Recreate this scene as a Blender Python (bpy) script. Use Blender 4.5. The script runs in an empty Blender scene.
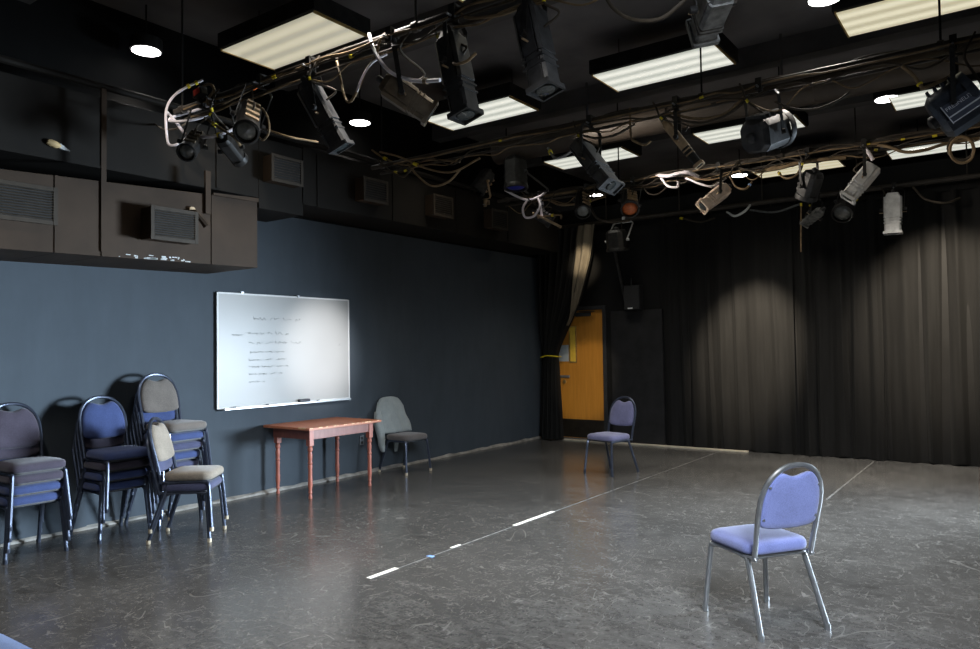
import bpy, math, random
import numpy as np
from mathutils import Vector, Matrix
R = random.Random(7)
C = bpy.context.scene.collection
V = Vector

# ------------------------------------------------------------------ camera
FPX = 740.83
PITCH, ROLL, YAW = (math.radians(a) for a in (1.865, -0.869, 35.819))
CAMZ = 1.5
def cam_axes():
    cy, sy, cp, sp = math.cos(YAW), math.sin(YAW), math.cos(PITCH), math.sin(PITCH)
    F = V((-sy*cp, cy*cp, sp)); Rt = V((cy, sy, 0)); U = Rt.cross(F)
    c, s = math.cos(ROLL), math.sin(ROLL)
    return c*Rt + s*U, -s*Rt + c*U, F
RT, UP, FW = cam_axes()
cd = bpy.data.cameras.new('camera'); cam = bpy.data.objects.new('camera', cd); C.objects.link(cam)
cam.matrix_world = Matrix(((RT.x, UP.x, -FW.x, 0), (RT.y, UP.y, -FW.y, 0), (RT.z, UP.z, -FW.z, CAMZ), (0, 0, 0, 1)))
cd.sensor_width = 36; cd.lens = FPX/980*36; cd.clip_start = .05; cd.clip_end = 100
bpy.context.scene.camera = cam
def ray(px, py): return RT*(px-490) - UP*(py-324.5) + FW*FPX
def aty(px, py, y): r = ray(px, py); return r*(y/r.y) + V((0, 0, CAMZ))      # point on the wall plane y
def atx(px, py, x): r = ray(px, py); return r*(x/r.x) + V((0, 0, CAMZ))
def atz(px, py, z): r = ray(px, py); return r*((z-CAMZ)/r.z) + V((0, 0, CAMZ))

# ------------------------------------------------------------------ materials
def nt(name):
    m = bpy.data.materials.new(name); m.use_nodes = True
    t = m.node_tree; b = t.nodes['Principled BSDF']
    return m, t, b
def ramp(t, fac, stops):
    r = t.nodes.new('ShaderNodeValToRGB'); e = r.color_ramp.elements
    e[0].position, e[0].color = stops[0][0], (*stops[0][1], 1)
    e[1].position, e[1].color = stops[-1][0], (*stops[-1][1], 1)
    for p, c in stops[1:-1]:
        x = e.new(p); x.color = (*c, 1)
    t.links.new(fac, r.inputs['Fac']); return r.outputs['Color']
def noise(t, scale, detail=4, rough=.55, dist=0., vec=None, stretch=None, coord='Object'):
    n = t.nodes.new('ShaderNodeTexNoise'); n.inputs['Scale'].default_value = scale
    n.inputs['Detail'].default_value = detail; n.inputs['Roughness'].default_value = rough
    n.inputs['Distortion'].default_value = dist
    tc = t.nodes.new('ShaderNodeTexCoord'); src = tc.outputs[coord]
    if stretch:
        mp = t.nodes.new('ShaderNodeMapping'); mp.inputs['Scale'].default_value = stretch[:3]
        if len(stretch) > 3: mp.inputs['Rotation'].default_value = (0, 0, stretch[3])
        t.links.new(src, mp.inputs['Vector']); src = mp.outputs['Vector']
    t.links.new(src, n.inputs['Vector'])
    return n.outputs['Fac']
def bump(t, b, fac, strength=.2, dist=.01):
    n = t.nodes.new('ShaderNodeBump'); n.inputs['Strength'].default_value = strength; n.inputs['Distance'].default_value = dist
    t.links.new(fac, n.inputs['Height']); t.links.new(n.outputs['Normal'], b.inputs['Normal'])
def simple(name, c, rough=.5, metal=0., var=.25, scale=12, bmp=0., spec=.5, sheen=0., stretch=None):
    m, t, b = nt(name)
    f = noise(t, scale, stretch=stretch)
    col = ramp(t, f, [(.3, tuple(x*(1-var) for x in c)), (.7, tuple(min(1, x*(1+var)) for x in c))])
    t.links.new(col, b.inputs['Base Color'])
    b.inputs['Roughness'].default_value = rough; b.inputs['Metallic'].default_value = metal
    b.inputs['Specular IOR Level'].default_value = spec
    if sheen: b.inputs['Sheen Weight'].default_value = sheen; b.inputs['Sheen Roughness'].default_value = .5
    if bmp: bump(t, b, f, bmp)
    return m
def emit(name, c, s):
    m, t, b = nt(name)
    f = noise(t, 6)
    col = ramp(t, f, [(.3, tuple(x*.96 for x in c)), (.7, c)])
    t.links.new(col, b.inputs['Emission Color']); b.inputs['Emission Strength'].default_value = s
    b.inputs['Base Color'].default_value = (*c, 1)
    return m
def mixmath(t, op, a, bv):
    n = t.nodes.new('ShaderNodeMath'); n.operation = op
    for i, x in enumerate((a, bv)):
        if isinstance(x, (int, float)): n.inputs[i].default_value = x
        else: t.links.new(x, n.inputs[i])
    return n.outputs[0]
M = {}
def fabric(name, c, var=.3):
    m, t, b = nt(name)
    f = noise(t, 260, 2); g = noise(t, 9, 3)
    mx = mixmath(t, 'MULTIPLY', f, 1.); k = mixmath(t, 'ADD', mixmath(t, 'MULTIPLY', mx, .7), mixmath(t, 'MULTIPLY', g, .3))
    t.links.new(ramp(t, k, [(.35, tuple(x*(1-var) for x in c)), (.65, tuple(min(1, x*(1+var)) for x in c))]), b.inputs['Base Color'])
    b.inputs['Roughness'].default_value = .9; b.inputs['Specular IOR Level'].default_value = .15
    b.inputs['Sheen Weight'].default_value = .25
    bump(t, b, f, .25, .003)
    return m
M['purple'] = fabric('violet_fabric', (.115, .135, .29))
M['grey_violet'] = fabric('grey_violet_fabric', (.15, .15, .26))
M['plum'] = fabric('plum_fabric', (.058, .050, .070))
M['blue'] = fabric('blue_fabric', (.045, .066, .165))
M['bright_blue'] = fabric('bright_blue_fabric', (.10, .165, .36))
M['slate'] = fabric('slate_fabric', (.06, .065, .12))
M['taupe'] = fabric('taupe_fabric', (.135, .118, .105))
M['tan'] = fabric('tan_fabric', (.235, .20, .16))
M['brown_grey'] = fabric('brown_grey_fabric', (.12, .105, .10))
M['steel'] = simple('grey_steel', (.30, .31, .32), .32, .85, .15, 20)
M['dark_steel'] = simple('dark_steel', (.085, .10, .14), .32, .7, .2, 20)
M['foot_cap'] = simple('foot_cap', (.5, .42, .3), .5)
M['rubber'] = simple('black_rubber', (.03, .03, .03), .6)
M['brass'] = simple('brass', (.7, .5, .2), .35, .8)
M['jacket'] = fabric('grey_jersey', (.34, .375, .375), .2)
M['black_metal'] = simple('black_lantern_metal', (.022, .021, .020), .42, .3, .5, 18, .1)
M['worn_black'] = simple('worn_black_metal', (.032, .031, .031), .52, .1, .6, 14, .1)
M['brown_metal'] = simple('brown_worn_metal', (.17, .13, .085), .45, .3, .35, 14, .1)
M['tan_and_lit_metal'] = simple('tan_metal_and_lit_ribs', (.42, .30, .18), .4, .3, .3, 16)  # tan metal; on ribs it stands for warm lamplight on black
M['cream_lit_metal'] = simple('cream_lit_metal', (.62, .50, .40), .45, .1, .25, 14)  # lamplight on one spotlight, put into its cream colour
M['lit_silver_paint'] = simple('lit_silver_paint', (.55, .55, .54), .45, .1, .2, 16)  # silver lifted in tone, standing for lamplight on two spotlights
M['silver'] = simple('silver_metal', (.30, .31, .32), .35, .6, .25, 16)
M['grey_metal'] = simple('grey_worn_metal', (.16, .16, .155), .45, .4, .5, 22)
M['blue_black'] = simple('blue_black_metal', (.055, .065, .085), .35, .4, .4, 18)
M['lens'] = simple('dark_lens', (.03, .035, .035), .08, 0, .2, 10, 0, .8)
M['grey_lens'] = simple('grey_lens', (.12, .125, .115), .15, 0, .3, 20, 0, .8)
M['orange_gel'] = simple('orange_gel', (.62, .15, .04), .3, 0, .25, 40)
M['blue_gel'] = simple('blue_gel', (.03, .04, .35), .3)
M['pipe'] = simple('black_pipe', (.045, .036, .028), .55, .2, .4, 8)
M['lit_tan_cable'] = simple('lit_tan_cable', (.21, .145, .08), .65, 0, .4, 10, spec=.25)  # dark rubber in warm lamplight, the light put into the tan
M['dark_cable'] = simple('dark_cable', (.06, .048, .035), .65, 0, .3, 10, spec=.25)
M['white_cable'] = simple('white_cable', (.8, .74, .78), .45, 0, .08, 10)
M['yellow'] = simple('yellow_tape', (.75, .60, .02), .5, 0, .1)
M['red'] = simple('red_label', (.55, .06, .04), .5, 0, .15)
M['orange'] = simple('orange_tag', (.85, .16, .02), .5, 0, .1)
M['white'] = simple('white_paint', (.78, .78, .77), .5, 0, .05)
M['white_mark'] = simple('white_chip', (.62, .64, .64), .6, 0, .1)
M['label_text'] = simple('label_lettering', (.88, .92, 1.0), .4, 0, .05)
M['label_plate'] = simple('label_plate', (.09, .105, .15), .4, 0, .1)
M['black_flat'] = simple('black_flat_paint', (.016, .0155, .016), .7, 0, .3, 5, .05, .3)
M['speaker'] = simple('speaker_black', (.022, .022, .023), .6, 0, .3, 60, .2)
M['tray_metal'] = simple('tray_aluminium', (.55, .57, .58), .35, .7, .1)
M['board_black'] = simple('board_edge_black', (.03, .03, .04), .5)
M['ink'] = simple('faded_ink', (.415, .415, .405), .8, 0, .1)
M['ink_dark'] = simple('grey_ink', (.36, .365, .365), .8, 0, .1)
M['door_frame'] = simple('door_frame_black', (.03, .03, .031), .45, .0, .2)
M['kick'] = simple('kick_plate_dark', (.03, .023, .016), .4, .3, .3)
M['paper'] = simple('notice_paper', (.42, .46, .47), .7, 0, .06)
M['lite'] = simple('door_lite_yellow', (.85, .55, .07), .3, 0, .08)
M['cream_trim'] = simple('cream_sill', (.52, .46, .36), .55, 0, .2, 7)
M['tape_white'] = simple('white_floor_tape', (.85, .82, .74), .6, 0, .1, 20)
M['tape_blue'] = simple('blue_floor_tape', (.2, .35, .7), .6)
M['rag'] = simple('tan_rag', (.5, .36, .18), .8)
M['louvre'] = simple('vent_louvre_grey', (.042, .033, .024), .6, 0, .25, spec=.2)
M['vent_dark'] = simple('vent_inside_black', (.012, .012, .012), .8)
M['outlet'] = simple('outlet_grey', (.14, .16, .18), .5)

def board_mat():
    m, t, b = nt('whiteboard_enamel')
    f = noise(t, 1.2, 2)
    t.links.new(ramp(t, f, [(.3, (.43, .425, .41)), (.7, (.47, .465, .45))]), b.inputs['Base Color'])
    b.inputs['Roughness'].default_value = .3; b.inputs['Specular IOR Level'].default_value = .15
    return m
M['board'] = board_mat()
def wood_table(name, c1, c2, stretch):
    m, t, b = nt(name)
    f = noise(t, 5, 6, .6, .6, stretch=stretch)
    t.links.new(ramp(t, f, [(.3, c1), (.7, c2)]), b.inputs['Base Color']); b.inputs['Roughness'].default_value = .42
    return m
M['table_top'] = wood_table('worn_red_orange_wood', (.44, .135, .065), (.58, .21, .10), (8, .8, 8))
M['table_red'] = wood_table('red_painted_wood', (.20, .062, .045), (.28, .095, .065), (6, 6, 1.))
M['table_leg'] = wood_table('red_turned_wood', (.36, .105, .07), (.46, .15, .10), (6, 6, 1.))
M['table_worn'] = simple('bare_wood_edge', (.75, .5, .27), .6)
def door_mat():
    m, t, b = nt('orange_birch_door')
    f = noise(t, 3, 5, .6, .4, stretch=(9, 9, .5))
    t.links.new(ramp(t, f, [(.3, (.50, .20, .024)), (.7, (.62, .27, .04))]), b.inputs['Base Color']); b.inputs['Roughness'].default_value = .4
    return m
M['door'] = door_mat()
def floor_mat():
    m, t, b = nt('scuffed_black_dance_floor')
    big = noise(t, .9, 5, .6); mid = noise(t, 5.5, 8, .72, 1.2, stretch=(1, 1.9, 1, .5)); fine = noise(t, 38, 6, .75, .5)
    s = mixmath(t, 'ADD', mixmath(t, 'MULTIPLY', big, .30), mixmath(t, 'ADD', mixmath(t, 'MULTIPLY', mid, .42), mixmath(t, 'MULTIPLY', fine, .30)))
    base = ramp(t, s, [(.40, (.042, .0402, .038)), (.52, (.074, .0712, .0675)), (.64, (.118, .114, .108))])
    # thin pale scratches where ridged noises cross their middle value
    tot = None
    for sc, d, st, w in ((1.6, 1.5, (1, .45, 1, .4), .0035), (2.6, 2.2, (.5, 1, 1, 1.1), .005), (4.5, 1.8, (1, .4, 1, -.5), .007), (7.5, 2.5, (.6, 1, 1, .2), .010), (11, 2., (1, .5, 1, 2.2), .012)):
        n = noise(t, sc, 2, .5, d, stretch=st)
        a = mixmath(t, 'ABSOLUTE', mixmath(t, 'SUBTRACT', n, .5), 0.)
        line = mixmath(t, 'LESS_THAN', a, w)
        mask = noise(t, sc*1.7, 3, .6, 0., stretch=(1, 1, 1, sc))
        mk = mixmath(t, 'GREATER_THAN', mask, .55)
        l = mixmath(t, 'MULTIPLY', line, mk)
        tot = l if tot is None else mixmath(t, 'MAXIMUM', tot, l)
    mx = t.nodes.new('ShaderNodeMix'); mx.data_type = 'RGBA'
    t.links.new(mixmath(t, 'MULTIPLY', tot, .36), mx.inputs['Factor']); t.links.new(base, mx.inputs['A']); mx.inputs['B'].default_value = (.27, .262, .245, 1)
    t.links.new(mx.outputs['Result'], b.inputs['Base Color'])
    rg = ramp(t, s, [(.4, (.15, .15, .15)), (.64, (.27, .27, .27))]); t.links.new(rg, b.inputs['Roughness'])
    b.inputs['Specular IOR Level'].default_value = .5
    bump(t, b, s, .035, .004)
    return m
M['floor'] = floor_mat()
def wall_mat():
    m, t, b = nt('dark_blue_grey_wall_paint')
    f = noise(t, 1.1, 5, .6); g = noise(t, 6, 4, .6, 0, stretch=(1, 1, .25))
    s = mixmath(t, 'ADD', mixmath(t, 'MULTIPLY', f, .6), mixmath(t, 'MULTIPLY', g, .4))
    t.links.new(ramp(t, s, [(.35, (.058, .071, .085)), (.65, (.074, .090, .107))]), b.inputs['Base Color'])
    b.inputs['Roughness'].default_value = .8; b.inputs['Specular IOR Level'].default_value = .2
    bump(t, b, noise(t, 5, 3), .05)
    return m
M['wall'] = wall_mat()
M['dark_wall'] = simple('black_wall_paint', (.008, .0077, .0075), .65, 0, .25, 3, .05, .25)
M['ceiling'] = simple('black_ceiling', (.15, .14, .138), .75, 0, .3, 1.2, 0, .2)
M['upper_shade'] = simple('upper_wall_shade', (.006, .006, .006), .8, 0, .3, 2, 0, .1)  # near-black stands for the shade high on the left wall
M['beam'] = simple('black_beam', (.10, .094, .09), .7, 0, .3, 2, 0, .2)
M['round_duct'] = simple('brown_black_duct', (.05, .038, .028), .55, .2, .3, 3)
M['high_duct'] = simple('dark_duct_sheet', (.011, .009, .007), .75, 0, .3, 1.5, .03, .2)  # darker base than the low duct sheet
M['duct'] = simple('painted_duct_sheet', (.044, .029, .019), .7, 0, .3, 2.2, .03, .2)
M['trim'] = simple('pale_floor_edge', (.30, .28, .25), .6, 0, .45, 6)
def curtain_mat(name, c):
    m, t, b = nt(name)
    f = noise(t, 3, 5, .6, 0, stretch=(7, 7, .5)); g = noise(t, 200, 2)
    t.links.new(ramp(t, f, [(.3, tuple(x*.75 for x in c)), (.7, tuple(x*1.25 for x in c))]), b.inputs['Base Color'])
    b.inputs['Roughness'].default_value = .85; b.inputs['Specular IOR Level'].default_value = .2
    b.inputs['Sheen Weight'].default_value = .03
    bump(t, b, g, .15, .002)
    return m
M['curtain'] = curtain_mat('black_velour', (.0085, .0083, .008))
M['curtain_lit_edge'] = curtain_mat('velour_lit_edge', (.17, .145, .105))  # black velour in lamplight, the light put into a pale colour
M['curtain_tied'] = curtain_mat('tied_black_velour', (.012, .0115, .0105))  # slightly lighter velour than on the other curtains
def troffer_mat(name, lo, hi, strength, axis=1):
    m, t, b = nt(name)
    tc = t.nodes.new('ShaderNodeTexCoord'); sp = t.nodes.new('ShaderNodeSeparateXYZ'); t.links.new(tc.outputs['Generated'], sp.inputs[0])
    y = sp.outputs['Y']
    w = mixmath(t, 'ADD', mixmath(t, 'MULTIPLY', mixmath(t, 'COSINE', mixmath(t, 'MULTIPLY', y, 2*math.pi*3), 0.), -.5), .5)
    n = noise(t, 4, 3, .5, 0, stretch=(1, 6, 1))
    s = mixmath(t, 'ADD', mixmath(t, 'MULTIPLY', w, .75), mixmath(t, 'MULTIPLY', n, .25))
    t.links.new(ramp(t, s, [(.1, lo), (.85, hi)]), b.inputs['Emission Color'])
    b.inputs['Emission Strength'].default_value = strength
    b.inputs['Base Color'].default_value = (.5, .5, .48, 1); b.inputs['Roughness'].default_value = .4
    return m
M['lit'] = troffer_mat('lit_prismatic_lens', (.48, .50, .44), (.86, .86, .76), .95)
M['lit_warm'] = troffer_mat('yellow_prismatic_lens', (.50, .45, .30), (.82, .76, .54), .9)
M['lit_dim'] = troffer_mat('dim_prismatic_lens', (.38, .36, .27), (.60, .545, .39), .95)
M['troffer_body'] = simple('black_fixture_body', (.018, .0175, .017), .9, spec=.05)
M['gold_edge'] = simple('lens_frame_gold', (.55, .38, .14), .4, .4)
M['disc'] = emit('downlight_disc', (1, .98, .95), 9)

# ------------------------------------------------------------------ mesh builder
class MB:
    def __init__(s): s.v = []; s.f = []
    def add(s, vs, fs):
        b = len(s.v); s.v += [V(x) for x in vs]; s.f += [tuple(b+i for i in f) for f in fs]; return s
    def box(s, c, hx, hy, hz):
        c, hx, hy, hz = V(c), V(hx), V(hy), V(hz)
        vs = [c+sx*hx+sy*hy+sz*hz for sx in (-1, 1) for sy in (-1, 1) for sz in (-1, 1)]
        return s.add(vs, [(0, 1, 3, 2), (4, 6, 7, 5), (0, 4, 5, 1), (2, 3, 7, 6), (0, 2, 6, 4), (1, 5, 7, 3)])
    def bb(s, x0, x1, y0, y1, z0, z1):
        return s.box(((x0+x1)/2, (y0+y1)/2, (z0+z1)/2), ((x1-x0)/2, 0, 0), (0, (y1-y0)/2, 0), (0, 0, (z1-z0)/2))
    def tube(s, pts, r, n=8, caps=True, flat=None):
        pts = [V(p) for p in pts]; k = len(pts); rings = []
        t0 = (pts[1]-pts[0]).normalized(); a = t0.orthogonal().normalized()
        if flat is not None:
            a = V(flat); a = (a - t0*a.dot(t0)).normalized()
        for i, p in enumerate(pts):
            t = ((pts[min(i+1, k-1)]-p).normalized() + (p-pts[max(i-1, 0)]).normalized())
            t = t.normalized() if t.length > 1e-6 else t0
            a = (a - t*a.dot(t)); a = a.normalized() if a.length > 1e-6 else t.orthogonal().normalized()
            b = t.cross(a); rr = r[i] if isinstance(r, (list, tuple)) else r
            rings.append([p + (a*math.cos(2*math.pi*j/n) + b*math.sin(2*math.pi*j/n))*rr for j in range(n)])
        return s.loft(rings, caps)
    def strap(s, pts, w, th, side):
        """flat bar of width w (along side) and thickness th following pts"""
        pts = [V(p) for p in pts]; side = V(side).normalized(); rings = []; k = len(pts)
        for i, p in enumerate(pts):
            t = ((pts[min(i+1, k-1)]-p).normalized() + (p-pts[max(i-1, 0)]).normalized()).normalized()
            nrm = t.cross(side).normalized()
            rings.append([p+side*w/2+nrm*th/2, p-side*w/2+nrm*th/2, p-side*w/2-nrm*th/2, p+side*w/2-nrm*th/2])
        return s.loft(rings)
    def loft(s, rings, caps=True, closed=True):
        n = len(rings[0]); vs = [p for r in rings for p in r]; fs = []
        for i in range(len(rings)-1):
            for j in range(n if closed else n-1):
                q = (j+1) % n
                fs.append((i*n+j, i*n+q, (i+1)*n+q, (i+1)*n+j))
        if caps: fs += [tuple(range(n))[::-1], tuple((len(rings)-1)*n+j for j in range(n))]
        return s.add(vs, fs)
    def lathe(s, prof, o, axis, n=20, caps=True):
        o, ax = V(o), V(axis).normalized(); a = ax.orthogonal().normalized(); b = ax.cross(a)
        return s.loft([[o+ax*z+(a*math.cos(2*math.pi*j/n)+b*math.sin(2*math.pi*j/n))*max(r, 1e-4) for j in range(n)] for r, z in prof], caps)
    def prism(s, poly, o, ex, ey, ez, z0, z1, sc=1.):
        o, ex, ey, ez = V(o), V(ex), V(ey), V(ez)
        return s.loft([[o+ex*x+ey*y+ez*z0 for x, y in poly], [o+ex*x*sc+ey*y*sc+ez*z1 for x, y in poly]])
    def build(s, name, mat, parent=None, smooth=False, bevel=0., angle=35):
        o0 = V(parent.location) if parent is not None and parent.parent is None else V((0, 0, 0))
        if parent is not None and parent.parent is not None:
            q = parent
            while q.parent is not None: q = q.parent
            o0 = V(q.location)
        me = bpy.data.meshes.new(name); me.from_pydata([tuple(p-o0) for p in s.v], [], s.f)
        import bmesh
        bm = bmesh.new(); bm.from_mesh(me); bmesh.ops.recalc_face_normals(bm, faces=bm.faces); bm.to_mesh(me); bm.free()
        me.materials.append(M[mat] if isinstance(mat, str) else mat)
        ob = bpy.data.objects.new(name, me); C.objects.link(ob)
        if smooth:
            for p in me.polygons: p.use_smooth = True
            try: me.set_sharp_from_angle(angle=math.radians(angle))
            except Exception: pass
        if bevel:
            md = ob.modifiers.new('bevel', 'BEVEL'); md.width = bevel; md.segments = 2; md.limit_method = 'ANGLE'
        if parent is not None: ob.parent = parent
        return ob
def thing(name, label, cat, loc=(0, 0, 0), group=None):
    o = bpy.data.objects.new(name, None); C.objects.link(o); o.location = loc; o.empty_display_size = .1
    return tag(o, label, cat, group)
def tag(o, label, cat, group=None, kind=None):
    o['label'] = label; o['category'] = cat
    if group: o['group'] = group
    if kind: o['kind'] = kind
    return o
def struct(name, mb, mat, parent=None, bevel=0.):
    o = mb.build(name, mat, parent, bevel=bevel)
    if parent is None: o['kind'] = 'structure'
    return o
def spline(pts, n=8):
    P = [V(p) for p in pts]; P = [2*P[0]-P[1]] + P + [2*P[-1]-P[-2]]; out = []
    for i in range(1, len(P)-2):
        for k in range(n):
            t = k/n; a, b, c, d = P[i-1:i+3]
            out.append(.5*((2*b)+(c-a)*t+(2*a-5*b+4*c-d)*t*t+(3*b-a-3*c+d)*t**3))
    out.append(P[-2]); return out
def relabel(o, label): o['label'] = label; return o
def origin_to(o, loc):
    """move the origin of a single-mesh thing to loc"""
    l = V(loc)
    o.data.transform(Matrix.Translation(-l)); o.location = l
    return o

# ------------------------------------------------------------------ the room
XL, YB = -6.6, 10.62
XR, YF, YE, ZC = 3.2, -2.2, 13.6, 4.62
struct('floor', MB().bb(XL-.2, XR+.2, YF, YE, -.1, 0), 'floor')
struct('wall_left', MB().bb(XL-.2, XL, YF, YE, 0, ZC), 'wall')
struct('wall_upper_shade', MB().bb(XL, XL+.02, YF, YE, 3.0, ZC), 'upper_shade')  # dark sheet laid over the wall, shade put in as colour
struct('wall_panel', MB().bb(XL, XL+.012, YF, 3.16, .0, 2.9), 'wall')
# back wall with the door opening
DX0, DX1, DZ = -6.36, -5.45, 2.10
struct('wall_back', MB().bb(XL, DX0-.05, YB, YB+.2, 0, 3.75).bb(DX1+.05, XR, YB, YB+.2, 0, 3.75).bb(DX0-.05, DX1+.05, YB, YB+.2, DZ+.05, 3.75), 'dark_wall')
struct('wall_right', MB().bb(XR, XR+.2, YF, YE, 0, ZC), 'dark_wall')
struct('wall_front', MB().bb(XL-.2, XR+.2, YF-.2, YF, 0, ZC), 'dark_wall')
struct('wall_far', MB().bb(XL-.2, XR+.2, YE, YE+.2, 0, ZC), 'dark_wall')
struct('ceiling', MB().bb(XL-.2, XR+.2, YF, YE, ZC, ZC+.1), 'ceiling')
for y in (2.6, 5.25, 7.9, 9.9, 12.7):
    struct('ceiling_beam', MB().bb(XL, XR, y-.09, y+.09, ZC-.22, ZC), 'beam')
# pale worn strip where the floor meets the left wall, and the sill under the back wall
mb = MB(); y = 2.0
prev = None
rings = []
while y < 10.6:
    w = .016+.016*R.random(); rings.append([V((XL+.001, y, .001)), V((XL+w+.012, y, .001)), V((XL+w+.004, y, .012+.012*R.random())), V((XL+.001, y, .022+.02*R.random()))]); y += .13
mb.loft(rings)
struct('baseboard_left', mb, 'trim')
struct('trim_1', MB().bb(-6.33, -3.18, 10.45, 10.535, 0, .02), 'cream_trim', bevel=.004)
for k, (x, y0, y1, w) in enumerate(((-3.545, 3.78, 10.5, .010), (-1.60, 7.7, 10.45, .016))):
    struct(f'trim_{k+2}', MB().bb(x-w/2, x+w/2, y0, y1, 0, .0012), simple('seam_grey_%d' % k, (.125, .122, .115), .55, 0, .75, 14), None)
for a, b2, label in ((3.515, 3.785, 'white tape strip on the floor nearest the camera, in the dashed line'), (4.39, 4.50, 'short white tape scrap on the floor, middle mark of the dashed line'), (5.23, 5.87, 'long white tape strip on the floor, farthest of the dashed line')):
    s = MB().bb(-3.575, -3.535, a, b2, .0012, .0025) if b2-a > .2 else MB().bb(-3.575, -3.55, a, b2, .0012, .0025)
    tag(s.build('tape_strip', 'tape_white'), label, 'floor tape')
tag(MB().prism([(-.03, -.015), (.03, -.02), (.025, .02), (-.02, .018)], (-3.545, 4.13, .0012), (1, 0, 0), (0, 1, 0), (0, 0, 1), 0, .002).build('tape_scrap', 'tape_blue'), 'tiny blue tape scrap on the floor along the dashed line', 'floor tape')

# ------------------------------------------------------------------ door_1 in the back wall
d = struct('door_1', MB().bb(DX0, DX1, YB+.015, YB+.06, .03, DZ), 'door')
MB().bb(DX0-.06, DX0, YB-.02, YB+.1, 0, DZ+.06).bb(DX1, DX1+.06, YB-.02, YB+.1, 0, DZ+.06).bb(DX0, DX1, YB-.02, YB+.1, DZ, DZ+.06).build('door_frame', 'door_frame', d, bevel=.004)
MB().bb(DX0+.01, DX1-.01, YB+.008, YB+.016, .04, .33).build('kick_plate', 'kick', d)
ha = MB().bb(-6.27, -6.06, YB-.03, YB-.01, 1.005, 1.045).bb(-6.26, -6.22, YB-.03, YB+.015, 1.01, 1.04).build('door_handle', 'silver', d, bevel=.006)
MB().lathe([(.03, 0), (.03, .02), (.012, .025)], (-6.17, YB+.015, .94), (0, -1, 0), 14).build('lock_cylinder', 'brass', d, True)
MB().bb(-6.075, -5.935, YB+.005, YB+.016, 1.25, 1.85).build('vision_window_frame', 'brass', d)
MB().bb(-6.055, -5.955, YB+.002, YB+.006, 1.27, 1.83).build('vision_window', 'lite', d)
MB().bb(-5.93, -5.66, YB-.035, YB+.015, 2.0, 2.06).box((-5.72, YB-.03, 2.075), (.14, -.02, 0), (.004, .02, 0), (0, 0, .006)).build('door_closer', 'rubber', d, bevel=.004)
n = MB().bb(-6.285, -6.085, YB+.006, YB+.010, 1.27, 1.54).build('paper_notice', 'paper'); origin_to(n, (-6.18, YB+.008, 1.27))
tag(n, 'grey paper notice taped on the orange door', 'notice')

# black stage flat standing right of the door, and what stands on it
t = thing('stage_flat', 'flat black panel standing against the back wall right of the orange door', 'stage flat', (-4.86, 10.56, 0))
MB().bb(-5.27, -4.42, 10.545, 10.56, .02, 2.06).build('panel', 'black_flat', t)
MB().bb(-5.27, -5.20, 10.56, 10.61, .0, 2.06).bb(-4.49, -4.42, 10.56, 10.61, .0, 2.06).bb(-5.2, -4.49, 10.56, 10.61, 1.99, 2.06).bb(-5.2, -4.49, 10.56, 10.61, 0.0, .07).build('frame', 'black_flat', t)
t = thing('loudspeaker', 'small black loudspeaker standing on top of the black panel', 'loudspeaker', (-4.9, 10.56, 2.06))
MB().bb(-5.0, -4.74, 10.46, 10.615, 2.06, 2.44).build('cabinet', 'speaker', t, bevel=.01)
MB().bb(-4.985, -4.755, 10.45, 10.46, 2.075, 2.425).build('grille', 'speaker', t)
MB().tube([(-4.90, 10.53, 2.44), (-4.90, 10.53, 2.56)], [.014, .005]).build('aerial', 'rubber', t)
MB().bb(-4.93, -4.85, 10.445, 10.45, 2.075, 2.095).build('badge', 'white', t)
p = MB().tube([(-5.23, 10.57, 3.2), (-5.01, 10.585, 2.1)], .025).build('batten', 'worn_black'); origin_to(p, (-5.01, 10.585, 2.1))
tag(p, 'slanted black batten leaning above the black panel beside the door', 'batten')

# ------------------------------------------------------------------ ductwork on the left wall
t = thing('air_duct', 'long black sheet metal air duct high along the left wall', 'air duct', (-6.3, 6, 3.0))
MB().bb(XL, -6.0, 1.0, 4.5, 3.0, 3.58).build('duct_section', 'high_duct', t, bevel=.006)
MB().bb(XL, -6.0, 4.5, 5.05, 2.90, 3.60).build('duct_section', 'high_duct', t, bevel=.006)
MB().bb(XL, -6.0, 5.05, 7.6, 3.02, 3.62).build('duct_section', 'high_duct', t, bevel=.006)
MB().bb(XL, -6.0, 7.6, 10.2, 3.02, 3.62).build('duct_section', 'high_duct', t, bevel=.006)
for y in (3.0, 4.05, 5.06, 5.25, 6.4, 7.6, 8.8):
    MB().bb(-6.0, -5.99, y-.018, y+.018, 3.02, 3.58).build('seam_strip', 'high_duct', t)
MB().tube([(-5.97, 1.0, 3.66), (-5.97, 10.2, 3.66)], .03).build('top_rail', 'high_duct', t, True)
# the low branch duct in front, slightly tapered
t = thing('branch_duct', 'lower grey brown sheet metal duct hanging in front of the left wall', 'air duct', (-6.2, 3.2, 2.26))
def taper(y0, y1, x0=XL, x1=-5.8, up=0., lo=0.):
    f = lambda y: (2.252+.017*(y-2.18), 2.816+.051*(y-2.18))
    (a, b), (c, e) = f(y0), f(y1)
    return MB().loft([[(x0, y0, a-lo), (x1, y0, a-lo), (x1, y0, b+up), (x0, y0, b+up)], [(x0, y1, c-lo), (x1, y1, c-lo), (x1, y1, e+up), (x0, y1, e+up)]])
taper(1.2, 2.555).build('duct_section', 'duct', t, bevel=.004)
taper(2.555, 2.90).build('duct_section', 'duct', t, bevel=.004)
taper(2.90, 3.86).build('duct_section', 'duct', t, bevel=.004)
taper(3.86, 4.335).build('duct_section', 'duct', t, bevel=.004)
for y in (2.555, 2.90, 3.86): taper(y-.012, y+.012, -5.8, -5.792).build('seam_strip', 'duct', t)
MB().bb(-5.80, -5.785, 2.90-.02, 2.90+.02, 2.3, 3.58).build('hanger_strap', 'duct', t)
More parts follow.
